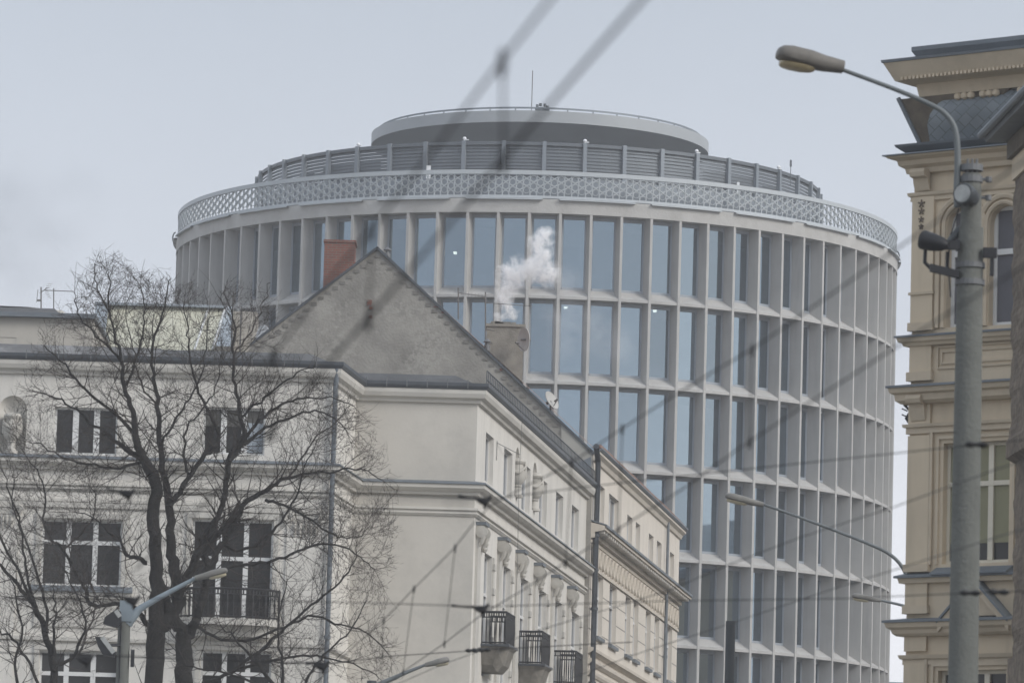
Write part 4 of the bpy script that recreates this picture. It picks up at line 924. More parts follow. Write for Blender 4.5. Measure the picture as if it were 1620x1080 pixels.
# ------------------------------------------------------------------ lamps
def head(par,neck,tip,dpx=None,wide=.13,m='lamphead',lens='lens',sc=1.0):
    ax=(tip-neck); Lh=ax.length; ax=ax.normalized(); side=V((0,1,0)); side=(side-ax*side.dot(ax)).normalized(); up=side.cross(ax); up=up if up.z>0 else -up
    rings=[]
    for t,w,hu,hd in ((0,.3,.3,.3),(.012,.52,.55,.62),(.3,.66,.7,.78),(.5,.9,.9,.78),(.8,1,.98,.66),(.93,.92,.85,.5),(.985,.7,.6,.36),(1,.4,.3,.2)):
        c=neck+ax*(Lh*t); rr=[]
        for j in range(16):
            a=2*PI*j/16; s_=math.sin(a); c_=math.cos(a); u_=(abs(s_)**.62)*(1 if s_>0 else -1); c_=(abs(c_)**.7)*(1 if c_>0 else -1)
            rr.append(c+side*(c_*wide*w*sc)+up*(u_*(hu if s_>0 else hd)*wide*.62*sc))
        rings.append(rr)
    MB().ring(rings).build('lamp_head',m,par,smooth=True)
    rings=[]
    for t,w,h in ((.42,.3,.55),(.48,.6,.95),(.62,.75,1.18),(.8,.75,1.15),(.9,.6,.95),(.94,.3,.6)):
        c=neck+ax*(Lh*t); rr=[]
        for j in range(12):
            a=2*PI*j/12; rr.append(c+side*(math.cos(a)*wide*w*sc)+up*((-.45*wide*sc)+math.sin(a)*(.15 if math.sin(a)>0 else h*.38)*wide*.8*sc))
        rings.append(rr)
    MB().ring(rings).build('lamp_lens',lens,par,smooth=True)
GL='street lamps'
# pole lamp (near right)
YP=55.5; mp=lambda px,py,Y=YP:at(px,py,Y)
b=mp(1530,700); pl=thing('concrete_tram_pole','thick weathered concrete pole carrying floodlights in front of the ochre house','pole',(b.x,YP,0))
t=mp(1531,275); zt_=t.z
MB().tube([(b.x,YP,0),(b.x,YP,mp(1530,360).z)],[.19,.142],24).build('shaft','poleconc',pl,smooth=True)
zc=mp(1530,360).z; MB().tube([(b.x,YP,zc-.002),(b.x,YP,zt_)],[.118,.105],20).build('top_section','poleconc',pl,smooth=True)
mb=MB(); 
for py in (265,283): z=mp(1530,py).z; mb.tube([(b.x,YP,z-.04),(b.x,YP,z+.03)],.125,16)
for k in range(3): x=b.x-.05+.05*k; mb.tube([(x,YP-.05,zt_),(x,YP-.05,zt_+.16)],.014,6)
for py in (283,312): z=mp(1530,py).z; mb.tube([(b.x,YP,z),(b.x+.2,YP,z)],.018,6); mb.tube([(b.x+.19,YP,z-.03),(b.x+.19,YP,z+.03)],.035,8)
for py in (420,447): z=mp(1530,py).z; mb.tube([(b.x,YP,z-.03),(b.x,YP,z+.03)],.165,20)
mb.each('collar','steel',pl)
z=mp(1530,398).z
mb=MB(); mb.box(b.x-.48,b.x-.13,YP-.16,YP-.08,z+.0,z+.1); mb.box(b.x+.13,b.x+.28,YP-.16,YP-.08,z-.08,z+.03); mb.box(b.x+.21,b.x+.25,YP-.15,YP-.09,z-.28,z-.08); z=mp(1500,432).z; mb.solid([mp(1470,424)+V((0,-.15,.03)),mp(1515,435)+V((0,-.15,.03)),mp(1515,435)+V((0,-.15,-.05)),mp(1470,424)+V((0,-.15,-.05))],[mp(1470,424)+V((0,-.05,.03)),mp(1515,435)+V((0,-.05,.03)),mp(1515,435)+V((0,-.05,-.05)),mp(1470,424)+V((0,-.05,-.05))])
mb.tube([mp(1464,395),mp(1463,415),mp(1474,426)],.022,6); mb.tube([mp(1499,398),mp(1498,430)],.02,6); mb.each('bracket','black',pl)
mb=MB(); mb.tube([mp(1517,330),mp(1503,375),mp(1500,420),mp(1504,470)],.008,5); mb.tube([mp(1540,335),mp(1541,375)],.01,5); mb.each('cable','black',pl)
def flood(label,c,dirv,r=.115,m='darkpole'):
    dirv=V(dirv).normalized(); th=thing('floodlight',label,'floodlight',c,'floodlights on the concrete pole')
    MB().tube([c+dirv*.12,c+dirv*.1,c-dirv*.02,c-dirv*.14,c-dirv*.2],[r,r*1.08,r,r*.75,r*.35],20).build('housing',m,th,smooth=True)
    MB().tube([c+dirv*.105,c+dirv*.125],r*.86,20).build('lens','flood',th)
    return th
flood('round floodlight with pale glass near the top of the concrete pole',mp(1527,315)+V((0,-.24,0)),(-.75,-1.2,.1))
th=flood('lower floodlight seen from behind on the left bracket of the pole',mp(1472,385)+V((0,-.12,0)),(-.9,.4,.25),.1,'black'); mb=MB(); mb.tube([mp(1478,390),mp(1500,384),mp(1517,365),mp(1532,360)],[.03,.035,.05,.06],8); mb.build('yoke','darkpole',th,smooth=True)
rl=thing('street_lamp','large near street lamp with amber lens on a curved arm atop the concrete pole','street lamp',mp(1514,320),GL)
arm=[mp(*p) for p in ((1515,328),(1514,300),(1515,245),(1511,205),(1497,182),(1475,167),(1420,143),(1334,111))]
def smoothp(P,n=4):
    out=[]
    for i in range(len(P)-1):
        p0,p1,p2,p3=P[max(i-1,0)],P[i],P[i+1],P[min(i+2,len(P)-1)]
        for j in range(n):
            t=j/n; out.append(.5*((2*p1)+(p2-p0)*t+(2*p0-5*p1+4*p2-p3)*t*t+(3*p1-p0-3*p2+p3)*t**3))
    return out+[P[-1]]
arm=smoothp(arm); n=len(arm); MB().tube(arm,[.042-.019*i/n for i in range(n)],10).build('lamp_arm','armpaint',rl,smooth=True)
head(rl,mp(1335,106),mp(1228,88)+V((0,-.1,0)),m='lamphead',wide=.19)
# other lamps
def lamp(label,Y,neck,tip,arm,arad,pole,prad,pm='poleconc',am='armpaint',m='lamptop',top=None,wide=.15,lens='lenspale'):
    A=[at(px,py,Y) for px,py in arm]; bx=A[0]
    th=thing('street_lamp',label,'street lamp',(bx.x if pole is None else at(pole[0],pole[1],Y).x,Y,0),GL)
    A=smoothp(A); n=len(A); MB().tube(A,[arad[0]+(arad[1]-arad[0])*i/(n-1) for i in range(n)],10).build('lamp_arm',am,th,smooth=True)
    p=at(pole[0],pole[1],Y); MB().tube([(p.x,Y,0),(p.x,Y,p.z)],[prad*1.4,prad],16).build('pole',pm,th,smooth=True)
    head(th,at(*neck,Y),at(*tip,Y),m=m,wide=wide,lens=lens); return th
l1=lamp('pale street lamp on tapering arm before the bare tree at lower left',103,(308,914),(360,902),[(200,985),(212,972),(230,957),(309,914)],(.13,.035),(197,978),.125,am='armpale',wide=.14)
p=at(200,966,103); MB().box(p.x-.13,p.x+.13,102.86,103.14,at(200,983,103).z,at(200,950,103).z).build('pole_cap','armpale',l1)
mb=MB(); mb.tube([at(192,975,102.9),at(190,1030,102.9),at(189,1080,102.9)],.025,6); p=at(209,1035,103); mb.box(p.x-.02,p.x+.05,102.9,103.0,p.z-.25,p.z+.1); mb.each('cable','black',l1)
l2=lamp('street lamp at bottom centre with arm rising right before the blank wall',108,(672,1051),(711,1043),[(590,1086),(620,1073),(645,1062),(673,1051)],(.06,.03),(588,1076),.1,pm='darkpole',wide=.13)
l3=lamp('street lamp on a long curved arm leaning left from behind the ochre house',100,(1208,798),(1147,784),[(1452,1000),(1445,950),(1432,905),(1410,878),(1370,858),(1290,827),(1207,797)],(.045,.028),(1452,1000),.1,pm='steel',am='armpaint',wide=.14)
l4=lamp('smallest street lamp with a short arm just left of the ochre house',124,(1394,949),(1348,942),[(1450,965),(1428,957),(1393,949)],(.045,.028),(1450,960),.1,pm='steel',am='armpaint',wide=.135)
# black floodlights on left lamp pole
for lab,c,pts in (('upper black box floodlight on the left lamp pole',(178,978),[(185,962),(190,966),(191,985),(184,992),(163,986),(166,975)]),('lower black box floodlight with pale face on the left lamp pole',(165,1020),[(150,1006),(162,1007),(183,1030),(181,1038),(163,1036),(155,1022)])):
    cc=at(c[0],c[1],102.6); th=thing('floodlight',lab,'floodlight',cc,'floodlights on the left lamp pole'); q=[at(x,y,102.5) for x,y in pts]; MB().solid(q,[v+V((0,.28,0)) for v in q]).build('housing','black',th)
    a,b=(at(183,965,102.49),at(190,975,102.49)) if c[1]<1000 else (at(161,1007,102.49),at(180,1032,102.49)); d=(b-a); s_=V((d.z,0,-d.x)).normalized()*.045
    MB().solid([a-s_,b-s_,b+s_,a+s_],[v+V((0,.02,0)) for v in (a-s_,b-s_,b+s_,a+s_)]).build('lens','flood',th); MB().tube([cc,at(193,c[1],102.95)],.03,6).build('mount','black',th)
# dark pole top
p=at(1156,983,95); th=thing('dark_steel_pole','dark plain cylindrical pole top at bottom centre right before the tower','pole',(p.x,95,0)); MB().tube([(p.x,95,0),(p.x,95,p.z)],.092,20).build('shaft','darkpole',th); MB().tube([(p.x,95,p.z+.001),(p.x,95,p.z+.012)],.096,20).build('cap','darkpole',th)
# ------------------------------------------------------------------ overhead wires
def path3(pts,Ya,Yb):
    ds=[0]; 
    for (a,b),(c,d) in zip(pts,pts[1:]): ds.append(ds[-1]+math.hypot(c-a,d-b))
    return [at(x,y,1/((1/Ya)*(1-t/ds[-1])+(1/Yb)*(t/ds[-1]))) for (x,y),t in zip(pts,ds)]
def onp(P3,px,pts):
    for i in range(len(pts)-1):
        if (pts[i][0]-px)*(pts[i+1][0]-px)<=0: t=(px-pts[i][0])/(pts[i+1][0]-pts[i][0]); return P3[i]+(P3[i+1]-P3[i])*t
    return P3[-1]
def clamp(mb,p,s=1): mb.tube([p+V((0,0,.03*s)),p,p-V((0,0,.05*s))],[.006*s,.013*s,.008*s],6)
def catenary(label,up,lo,Yu,Yl,drop,ru=.006,rl_=.006,cs=.7):
    A=path3(up,*Yu); B=path3(lo,*Yl); th=thing('overhead_line',label,'tram wires',A[0],'overhead tram wires')
    MB().tube(smoothp(A,2),ru,6).build('messenger_wire','wire',th); MB().tube(smoothp(B,2),rl_,6).build('contact_wire','wire',th)
    for xa,xb in drop:
        a=onp(A,xa,up); b=onp(B,xb,lo); MB().tube([a,b],.0028,5).build('dropper','wire',th)
        mb=MB(); clamp(mb,a,cs); clamp(mb,b,cs); mb.each('clamp','wire',th)
catenary('nearest blurred pair of tram wires crossing diagonally from top centre to the tree',[(930,-75),(870,0),(795,95),(690,232),(593,355),(500,470),(433,560),(330,680),(230,800)],[(1080,-75),(1015,0),(935,90),(865,170),(797,250),(690,378),(582,503),(500,597),(430,680),(330,790),(215,900)],(8.5,19),(8.5,19),[(795,797),(589,583),(433,430)],.0037,.0046)
catenary('tram wire pair descending from the right edge across the tower to lower centre',[(1700,200),(1440,379),(1273,494),(1190,552),(1118,594),(980,680),(890,740),(775,800),(720,865),(655,930),(607,980),(540,1040),(480,1100)],[(1700,370),(1540,470),(1432,539),(1350,592),(1175,705),(1080,773),(1020,810),(893,890),(827,933),(760,973),(703,1017),(640,1060),(600,1090)],(15,48),(15,48),[(1190,1188),(985,983),(905,895),(720,703),(655,638),(607,602)],.0038,.0040)
def single(name,label,pts,Y,r=.0045,beads=()):
    P=path3(pts,*Y); th=thing(name,label,'wire',P[0],'span wires'); MB().tube(P,r,6).build('wire_strand','wire',th)
    for bx in beads: 
        q=onp(P,bx,pts); MB().tube([q-V((.07,0,0)),q-V((.04,0,0)),q+V((.0,0,0)),q+V((.04,0,0)),q+V((.07,0,0))],[.008,.022,.012,.022,.008],8).build('insulator','wire',th)
    return th,P
single('contact_wire','thin wire sloping from right edge across the lamp to bottom centre, upper of two',[(1660,715),(1573,743),(1413,802),(1273,847),(1160,890),(1053,935),(850,997),(700,1050),(620,1085)],(26,46),.003)
single('contact_wire','thin wire sloping down left past the dark pole, lower of two',[(1660,823),(1427,897),(1320,930),(1145,989),(1003,1035),(870,1085)],(27,46),.003)
single('span_wire','upper nearly level span wire running behind the pole at window height',[(-60,768),(205,778),(590,781),(770,790),(923,770),(1150,745),(1413,717),(1544,703),(1680,690)],(34,30),.0032,(1545,))
single('span_wire','middle level span wire meeting the pole at pediment height',[(-60,945),(200,945),(590,953),(765,959),(1053,950),(1340,946),(1540,937),(1680,933)],(36,33),.0032,(1535,1580))
single('span_wire','lowest level span wire with dark beads over the first balcony',[(-60,1030),(240,1040),(510,1050),(620,1037),(743,1029),(765,1027),(1000,1015)],(48,50),.0045,(747,756,765))
single('span_wire','faint wire crossing low in front of the tree and left facade',[(-60,1030),(180,1035),(300,1042),(540,1048)],(40,42),.0028)
def fitting(label,pts,Y,flip=1):
    p=at(pts[0][0],pts[0][1],Y); th=thing('wire_fitting',label,'wire fitting',p,'wire fittings'); k=Y/70
    A=[at(x,y,Y) for x,y in pts]; MB().tube(A,[.022*k,.012*k,.018*k,.035*k],8).build('arm','wire',th)
    e=A[-1]; MB().tube([e+V((-.16,0,.03))*k,e+V((-.08,0,-.02))*k,e+V((0,0,-.05))*k,e+V((.04,0,.01))*k,e+V((.08,0,.06))*k],[.01*k,.03*k,.05*k,.035*k,.015*k],8).build('hanger','wire',th)
    MB().tube([e+V((0,0,-.04))*k,e+V((-.01,0,-.13))*k],[.028*k,.014*k],8).build('clamp','wire',th)
Yf=35
fitting('dark wire fitting hanging before the corner of the blank wall, upper of two',[(725,784),(740,787),(755,789),(768,790)],Yf)
fitting('dark wire fitting above the first street balcony, lower of two',[(714,957),(730,959),(750,960),(764,961)],Yf)
fitting('blurred wire fitting before the tree above the large left window',[(168,771),(180,775),(192,777),(204,779)],34)
fitting('blurred wire fitting beside the top of the left lamp pole',[(165,941),(180,942),(195,944),(212,948)],34)
fitting('small wire fitting low beside the downpipe at bottom',[(484,1049),(494,1049),(502,1048),(512,1051)],45)
fitting('faint wire fitting low at left before the lowest window',[(124,1041),(130,1040),(134,1040),(138,1042)],40)
# ------------------------------------------------------------------ bare trees
def out_of_crown(q,mg):
    x,y=proj(q); y-=mg; x+=mg*.6*(1 if x>300 else -1); pl=[(-200,640),(0,700),(40,620),(70,540),(110,480),(150,425),(175,408),(205,418),(240,445),(300,455),(335,500),(352,450),(395,445),(430,475),(450,550),(520,600),(595,690),(618,790),(625,1200)]
    for (a,b),(c,d) in zip(pl,pl[1:]):
        if a<=x<=c: return y<b+(d-b)*(x-a)/(c-a)
    return x>625
def tree(name,label,Y,limbs,seed,twm,density,maxr,grp='bare street trees',lenf=1.0,bias=V((0,0,.25)),zmin=0):
    rn=random.Random(seed); b=at(limbs[0][0][0],limbs[0][0][1],Y); th=thing(name,label,'tree',(b.x,Y,0),grp)
    tr=MB(); cr=MB(); starts=[]; tips=[]
    for L_ in limbs:
        ox=rn.uniform(-.6,.6) ; P=[]; n=len(L_)
        for i,p in enumerate(L_):
            yy=Y+(ox*i/n*2 if len(p)<4 else p[3]); P.append(at(p[0],p[1],yy))
        R=[p[2]*(.43 if p[2]>20 else .37)*Y/FPX for p in L_]
        Q=smoothp(P,4); RR=[]
        for i in range(len(R)-1):
            for j in range(4): RR.append(R[i]+(R[i+1]-R[i])*j/4)
        RR.append(R[-1])
        Q=[Q[0]]+[q+V((rn.gauss(0,.02),rn.gauss(0,.04),rn.gauss(0,.02))) for q in Q[1:]]
        if RR[0]>.03: tr.tube(Q,RR,9)
        else: cr.tube(Q,RR,5)
        for _ in range(2):
            e=(Q[-1]-Q[-3]).normalized(); tips.append((Q[-1],(e+V((rn.gauss(0,.3),rn.gauss(0,.3),rn.gauss(0,.25)))).normalized(),RR[-1]))
        for i in range(1,len(Q)):
            starts.append((Q[i],(Q[i]-Q[i-1]).normalized(),RR[i]))
    cnt=[0]
    def grow(p,d,r,L_,lev):
        cnt[0]+=1
        n=max(3,int(L_/.16)); n=min(n,9); pts=[p]; rad=[r]; q=p.copy(); dd=d.copy(); st=L_/n; kids=[]
        mg=rn.gauss(0,16)-10*rn.random(); mg=-mg if mg>18 else mg
        curl=V((rn.gauss(0,.09),rn.gauss(0,.09),rn.gauss(0,.05)))
        for i in range(n):
            dd=(dd+curl+V((rn.gauss(0,.075),rn.gauss(0,.075),rn.gauss(0,.075)))+bias*.3).normalized(); q=q+dd*st
            if q.z<zmin or out_of_crown(q,mg): break
            pts.append(q.copy()); rad.append(r*(1-.62*(i+1)/n)); kids.append((q.copy(),dd.copy(),rad[-1]))
        if len(pts)<2: return
        cr.tube(pts,rad,4 if lev<2 else 3,cap=False)
        if lev>=3 or L_<.2: return
        m=int(L_*(4.2 if lev==0 else 5.0)*density+rn.random())
        for k in range(m):
            j=rn.randrange(len(kids)); kp,kd,kr=kids[j]
            ax=kd.orthogonal().normalized(); ax=Matrix.Rotation(rn.uniform(0,2*PI),3,kd)@ax
            nd=(kd*math.cos(R_(48))+ax*math.sin(R_(rn.uniform(30,58)))).normalized()
            grow(kp,nd,max(.0038,kr*.72),L_*rn.uniform(.38,.7),lev+1)
        kp,kd,kr=kids[-1]; grow(kp,kd,max(.0038,kr*.8),L_*.45,lev+1)
    for (p,d,r) in tips: grow(p,d,max(.008,r*.8),rn.uniform(.5,.9)*lenf,0)
    for (p,d,r) in starts:
        if r>maxr: pr=.35
        else: pr=1
        k=rn.random()
        m=1 if k<pr*density else 0
        if r<.03 and density>.8 and rn.random()<.5: m+=1
        for _ in range(m):
            ax=d.orthogonal().normalized(); ax=Matrix.Rotation(rn.uniform(0,2*PI),3,d)@ax; ax.y*=.8
            nd=(d*.6+ax*.9).normalized(); grow(p,nd,max(.006,min(.02,r*.45)),rn.uniform(.35,1.05)*lenf,0)
    tr.build('trunk','bark',th,smooth=True); cr.build('crown',twm,th)
    print(name,'twigs',cnt[0],len(cr.f))
YT=110
main=[
 [(243,1200,38),(243,1080,34),(246,1010,36),(248,950,27),(245,880,24),(243,820,24),(246,770,22),(240,745,22),(222,715,18),(214,680,14),(206,640,11),(194,600,9),(190,560,7),(180,520,5),(172,480,4),(176,440,2.5)],
 [(246,1000,24),(262,985,28),(282,950,26),(276,900,22),(270,850,20),(268,800,18),(262,760,15),(256,720,13),(252,670,11),(248,620,9),(240,580,7),(243,540,5.5),(256,500,4.5),(262,465,3),(270,440,2)],
 [(293,1200,36),(292,1080,34),(290,1030,32),(288,995,26),(268,970,22),(262,940,14),(262,930,8)],
 [(292,1010,24),(308,985,20),(320,950,18),(330,900,16),(344,870,15),(360,850,13),(385,800,12),(420,775,10),(455,757,7),(490,747,5),(530,745,4),(570,740,3),(605,760,2)],
 [(330,895,16),(318,860,16),(335,830,13),(352,800,12),(358,750,12),(366,720,14),(385,690,11),(380,650,8),(372,610,7),(370,560,6),(372,520,4.5),(366,490,3.5),(356,460,2.2)],
 [(282,945,20),(300,900,20),(320,870,18),(345,840,14)],
 [(268,800,14),(285,780,12),(300,750,10),(325,720,9),(345,690,8),(330,650,6),(310,610,5),(300,560,4),(296,520,3),(290,480,2)],
 [(243,760,14),(235,735,12),(205,715,12),(185,700,9),(160,680,6),(120,650,5),(90,630,3.5),(60,620,2.4)],
 [(214,690,9),(185,655,7),(150,630,6),(120,600,5),(95,570,3.5),(70,545,2.4)],
 [(190,570,6),(165,545,5),(140,520,4),(125,495,3),(118,470,2)],
 [(176,500,4),(160,470,3.4),(150,440,2.6),(152,418,1.8)],
 [(200,610,6),(215,570,5),(225,530,4),(228,490,3),(222,455,2)],
 [(225,730,8),(190,740,6),(150,735,5),(105,725,4),(70,705,3),(50,700,2)],
 [(240,1005,10),(225,975,12),(200,955,9),(160,957,9),(140,952,9),(136,935,7),(118,905,7),(100,870,6),(80,850,5),(68,820,4.5),(72,780,3.6),(60,745,3),(40,720,2)],
 [(100,870,5),(125,845,4),(145,820,3.5),(150,790,3),(140,760,2)],
 [(232,890,11),(215,880,9),(200,878,7),(190,855,5),(170,840,4),(150,820,3),(120,810,2)],
 [(358,740,8),(385,700,8),(410,665,7),(445,640,5.5),(480,630,4),(520,628,3),(560,640,2)],
 [(366,715,7),(400,690,7),(430,672,6),(470,655,5),(505,650,4),(530,665,3),(545,680,2)],
 [(380,660,6),(410,635,5),(440,610,4),(470,590,3),(500,580,2)],
 [(372,560,4),(392,530,3.6),(410,500,3),(420,470,2),(425,445,1.6)],
 [(340,905,9),(370,895,8),(410,890,7),(450,880,6),(490,865,5),(530,860,4),(570,880,3),(590,900,2)],
 [(420,790,8),(450,800,6),(485,820,5),(520,840,4),(550,850,3),(575,845,2)],
 [(310,990,8),(350,1010,6),(400,1010,6),(450,990,5),(500,975,5),(540,990,4),(580,1000,3),(610,1030,2)],
 [(320,1080,8),(370,1060,8),(420,1020,7),(460,985,6),(500,950,5),(540,920,4),(560,890,3),(565,860,2)],
 [(380,1055,7),(430,1045,6),(480,1035,5),(520,1040,4),(560,1050,3),(600,1070,2)],
 [(345,860,8),(380,870,7),(420,850,6),(450,815,5),(470,780,4),(480,740,3),(500,700,2)],
 [(455,757,5),(480,720,4),(500,690,3.4),(530,670,2.6),(555,640,1.8)],
 [(300,750,6),(290,710,5),(300,670,4),(325,640,3.4),(345,600,2.6),(350,560,1.8)],
 [(256,700,6),(280,660,5),(300,630,4),(320,590,3.4),(325,540,2.6),(330,500,1.8)],
 [(248,640,5),(225,610,4),(215,580,3.4),(208,540,2.6),(200,500,1.8)],
]
tree('bare_tree','large leafless tree with twin dark trunks standing before the white house front',YT,main,11,'twig',1.05,.09)
second=[
 [(80,1200,22),(85,1080,18),(75,1010,14),(60,970,12),(40,940,9),(10,905,7),(-25,870,5)],
 [(60,970,9),(45,920,6),(38,870,5),(30,820,4),(15,780,3),(5,745,2)],
 [(50,950,8),(28,900,6),(0,850,5),(-20,800,4)],
 [(75,1000,8),(70,950,6),(50,880,5),(35,840,4),(20,800,3),(22,760,2)],
 [(85,1060,9),(120,1030,7),(135,990,5),(130,960,4),(110,920,3),(95,890,2)],
 [(85,1050,8),(85,1010,6),(88,970,4.5),(85,940,3),(88,920,2)],
 [(60,1080,7),(40,1040,6),(20,1010,5),(0,1000,4),(-20,980,3)],
 [(120,1040,6),(140,1000,5),(150,960,4),(145,930,3),(130,900,2)],
 [(30,1100,8),(25,1050,6),(35,1000,5),(28,960,4),(20,920,2.5)],
]
tree('bare_tree','smaller bushy leafless tree with slender shoots at the lower left corner',107,second,23,'twigpale',.9,.06,lenf=.85)
third=[
 [(470,1250,16),(455,1150,12),(430,1080,9),(400,1040,6),(370,1010,4),(350,990,2.5)],
 [(455,1150,9),(480,1090,7),(500,1050,5),(530,1020,4),(560,990,3),(580,950,2)],
 [(440,1110,8),(450,1060,6),(440,1010,4),(445,960,3),(455,920,2)],
 [(430,1090,7),(380,1070,5),(330,1060,4),(290,1050,3)],
]
tree('bare_tree','low leafless street tree whose top reaches up at the bottom left of centre',108.5,third,31,'twigpale',.85,.06,lenf=.7)
# ------------------------------------------------------------------ smoke
def smoke(name,label,puffs,dens,col,nscale,thr,Y,zs=1.0,dist=1.2):
    C=[(at(px,py,Y+dy),r) for px,py,r,dy in puffs]
    mn=V((min(c.x-r for c,r in C),min(c.y-r for c,r in C),min(c.z-r for c,r in C))); mx=V((max(c.x+r for c,r in C),max(c.y+r for c,r in C),max(c.z+r for c,r in C)))
    m=bpy.data.materials.new(name); m.use_nodes=True; nt=m.node_tree; n=nt.nodes; l=nt.links; n.remove(n['Principled BSDF'])
    pv=n.new('ShaderNodeVolumePrincipled'); l.new(pv.outputs[0],n['Material Output'].inputs['Volume']); pv.inputs['Color'].default_value=col+(1,); pv.inputs['Anisotropy'].default_value=-.25
    g=n.new('ShaderNodeNewGeometry')
    nw=n.new('ShaderNodeTexNoise'); nw.inputs['Scale'].default_value=nscale*.7; nw.inputs['Detail'].default_value=3; l.new(g.outputs['Position'],nw.inputs['Vector'])
    sub=n.new('ShaderNodeVectorMath'); sub.operation='SUBTRACT'; l.new(nw.outputs['Color'],sub.inputs[0]); sub.inputs[1].default_value=(.5,.5,.5)
    sc=n.new('ShaderNodeVectorMath'); sc.operation='SCALE'; l.new(sub.outputs[0],sc.inputs[0]); sc.inputs['Scale'].default_value=dist
    ad=n.new('ShaderNodeVectorMath'); ad.operation='ADD'; l.new(g.outputs['Position'],ad.inputs[0]); l.new(sc.outputs[0],ad.inputs[1])
    tot=None
    for c,r in C:
        w=1.0
        ds=n.new('ShaderNodeVectorMath'); ds.operation='DISTANCE'; l.new(ad.outputs[0],ds.inputs[0]); ds.inputs[1].default_value=c
        mr=n.new('ShaderNodeMapRange'); mr.interpolation_type='SMOOTHSTEP'; l.new(ds.outputs['Value'],mr.inputs[0]); mr.inputs[1].default_value=0; mr.inputs[2].default_value=r; mr.inputs[3].default_value=1; mr.inputs[4].default_value=0
        if tot is None: tot=mr.outputs[0]
        else: a=n.new('ShaderNodeMath'); a.operation='MAXIMUM'; l.new(tot,a.inputs[0]); l.new(mr.outputs[0],a.inputs[1]); tot=a.outputs[0]
    nz=n.new('ShaderNodeTexNoise'); nz.inputs['Scale'].default_value=nscale*1.7; nz.inputs['Detail'].default_value=6; nz.inputs['Roughness'].default_value=.6; l.new(ad.outputs[0],nz.inputs['Vector'])
    mr=n.new('ShaderNodeMapRange'); l.new(nz.outputs['Fac'],mr.inputs[0]); mr.inputs[1].default_value=thr; mr.inputs[2].default_value=thr+.38; mr.inputs[3].default_value=0; mr.inputs[4].default_value=dens
    ml=n.new('ShaderNodeMath'); ml.operation='MULTIPLY'; pw=n.new('ShaderNodeMath'); pw.operation='POWER'; l.new(tot,pw.inputs[0]); pw.inputs[1].default_value=1.15; l.new(pw.outputs[0],ml.inputs[0]); l.new(mr.outputs[0],ml.inputs[1]); l.new(ml.outputs[0],pv.inputs['Density'])
    mb=MB(); mb.box(mn.x,mx.x,mn.y,mx.y,mn.z,mx.z); o=mb.build(name,m); tag(o,label,'smoke',kind='stuff'); return o
smoke('chimney_smoke','white smoke plume curling up from the rendered chimney before the tower windows',
 [(793,500,.26,0),(805,490,.34,0),(797,470,.42,0),(803,450,.48,0),(815,432,.55,0),(800,425,.30,0),(838,425,.58,0),(855,408,.52,0),(868,432,.5,0),(852,388,.5,0),(860,374,.36,0)],24,(.998,.998,1),4.0,.38,154.5,dist=.75)
smoke('thin_smoke_drift','faint veil of smoke drifting right over the tower windows',[(895,500,1.1,0),(940,520,1.2,0),(970,545,1.0,0),(900,450,.8,0),(890,540,.8,0)],.45,(.95,.97,1),.9,.38,156.5,dist=.8)
smoke('dark_smoke_drift','faint grey smoke drifting in the sky at far left',[(0,330,2.6,0),(70,370,2.0,0),(110,310,1.6,0),(20,430,2.4,0),(75,440,1.6,0),(-40,400,2.5,0)],.17,(.3,.33,.37),.5,.36,160,dist=1.6)
# ------------------------------------------------------------------ haze
m=bpy.data.materials.new('haze'); m.use_nodes=True; n=m.node_tree.nodes; n.remove(n['Principled BSDF']); pv=n.new('ShaderNodeVolumePrincipled'); m.node_tree.links.new(pv.outputs[0],n['Material Output'].inputs['Volume'])
pv.inputs['Color'].default_value=(.92,.92,.94,1); pv.inputs['Density'].default_value=.0006; pv.inputs['Anisotropy'].default_value=.1
o=MB().box(-1600,1600,-650,3100,-1,48).build('haze',m); tag(o,'even pale winter haze filling the street air','haze',kind='stuff')
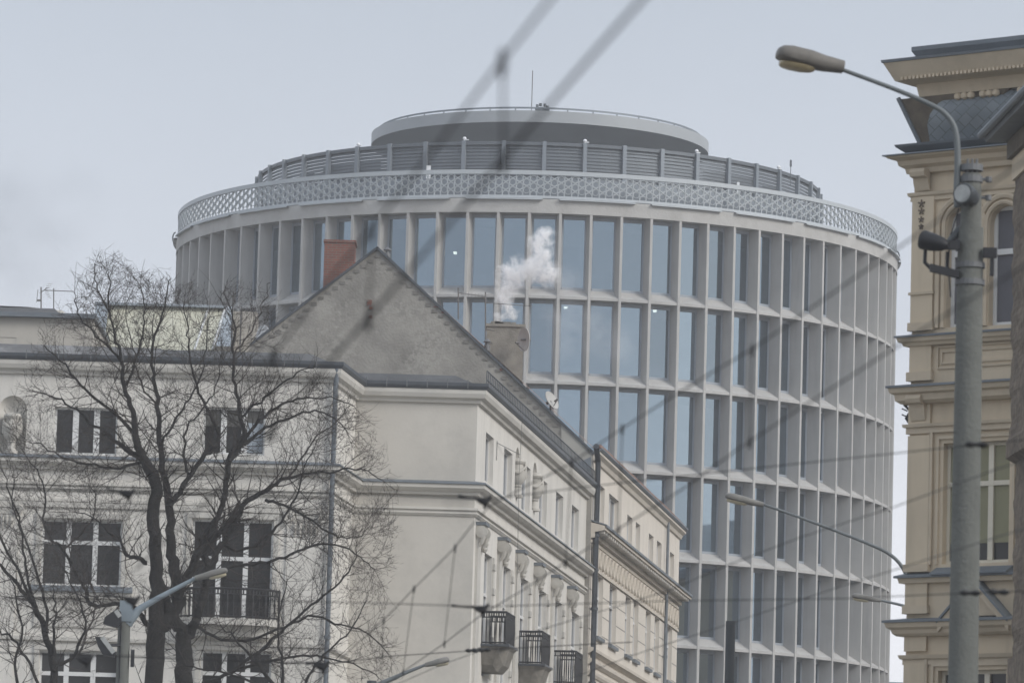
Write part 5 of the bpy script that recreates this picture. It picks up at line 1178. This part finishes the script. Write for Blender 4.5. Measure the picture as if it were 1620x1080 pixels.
# ------------------------------------------------------------------ world & sun
w=bpy.data.worlds.new('World'); S.world=w; w.use_nodes=True; nt=w.node_tree; n=nt.nodes; l=nt.links; bg=n['Background']
SE,SR=R_(32),R_(124)
sk=n.new('ShaderNodeTexSky'); sk.sky_type='NISHITA'; sk.sun_disc=False; sk.sun_elevation=SE; sk.sun_rotation=SR; sk.air_density=1.2; sk.dust_density=3; sk.ozone_density=1.5
hs=n.new('ShaderNodeHueSaturation'); hs.inputs['Saturation'].default_value=.5; l.new(sk.outputs[0],hs.inputs['Color'])
tc=n.new('ShaderNodeTexCoord'); sx=n.new('ShaderNodeSeparateXYZ'); l.new(tc.outputs['Generated'],sx.inputs[0])
cr=n.new('ShaderNodeValToRGB'); l.new(sx.outputs['Z'],cr.inputs['Fac']); e=cr.color_ramp.elements
e[0].position=0; e[0].color=(.93,.94,.97,1); e[1].position=1; e[1].color=(.62,.68,.76,1)
for p_,c_ in ((.075,(.80,.81,.86)),(.13,(.50,.53,.592)),(.195,(.405,.445,.51)),(.4,(.60,.66,.76))): q=e.new(p_); q.color=c_+(1,)
nz=n.new('ShaderNodeTexNoise'); nz.inputs['Scale'].default_value=9; nz.inputs['Detail'].default_value=5; l.new(tc.outputs['Generated'],nz.inputs['Vector'])
mr=n.new('ShaderNodeMapRange'); l.new(nz.outputs['Fac'],mr.inputs[0]); mr.inputs[3].default_value=8.6; mr.inputs[4].default_value=10.0
vs=n.new('ShaderNodeVectorMath'); vs.operation='SCALE'; l.new(cr.outputs[0],vs.inputs[0]); l.new(mr.outputs[0],vs.inputs['Scale'])
mx=n.new('ShaderNodeMix'); mx.data_type='RGBA'; mx.inputs['Factor'].default_value=.85; l.new(hs.outputs[0],mx.inputs[6]); l.new(vs.outputs[0],mx.inputs[7])
l.new(mx.outputs[2],bg.inputs['Color']); bg.inputs['Strength'].default_value=.12
sd=bpy.data.lights.new('sun','SUN'); so=bpy.data.objects.new('sun',sd); COL.objects.link(so); sd.energy=1.6; sd.angle=R_(25); sd.color=(1,.96,.9)
dv=V((math.sin(SR)*math.cos(SE),math.cos(SR)*math.cos(SE),math.sin(SE))); so.rotation_euler=dv.to_track_quat('Z','Y').to_euler()
S.view_settings.view_transform='Standard'; S.view_settings.look='None'; S.view_settings.exposure=.3
S.render.engine='CYCLES'
try: S.cycles.volume_bounces=5; S.cycles.transparent_max_bounces=24; S.cycles.max_bounces=8
except Exception: pass
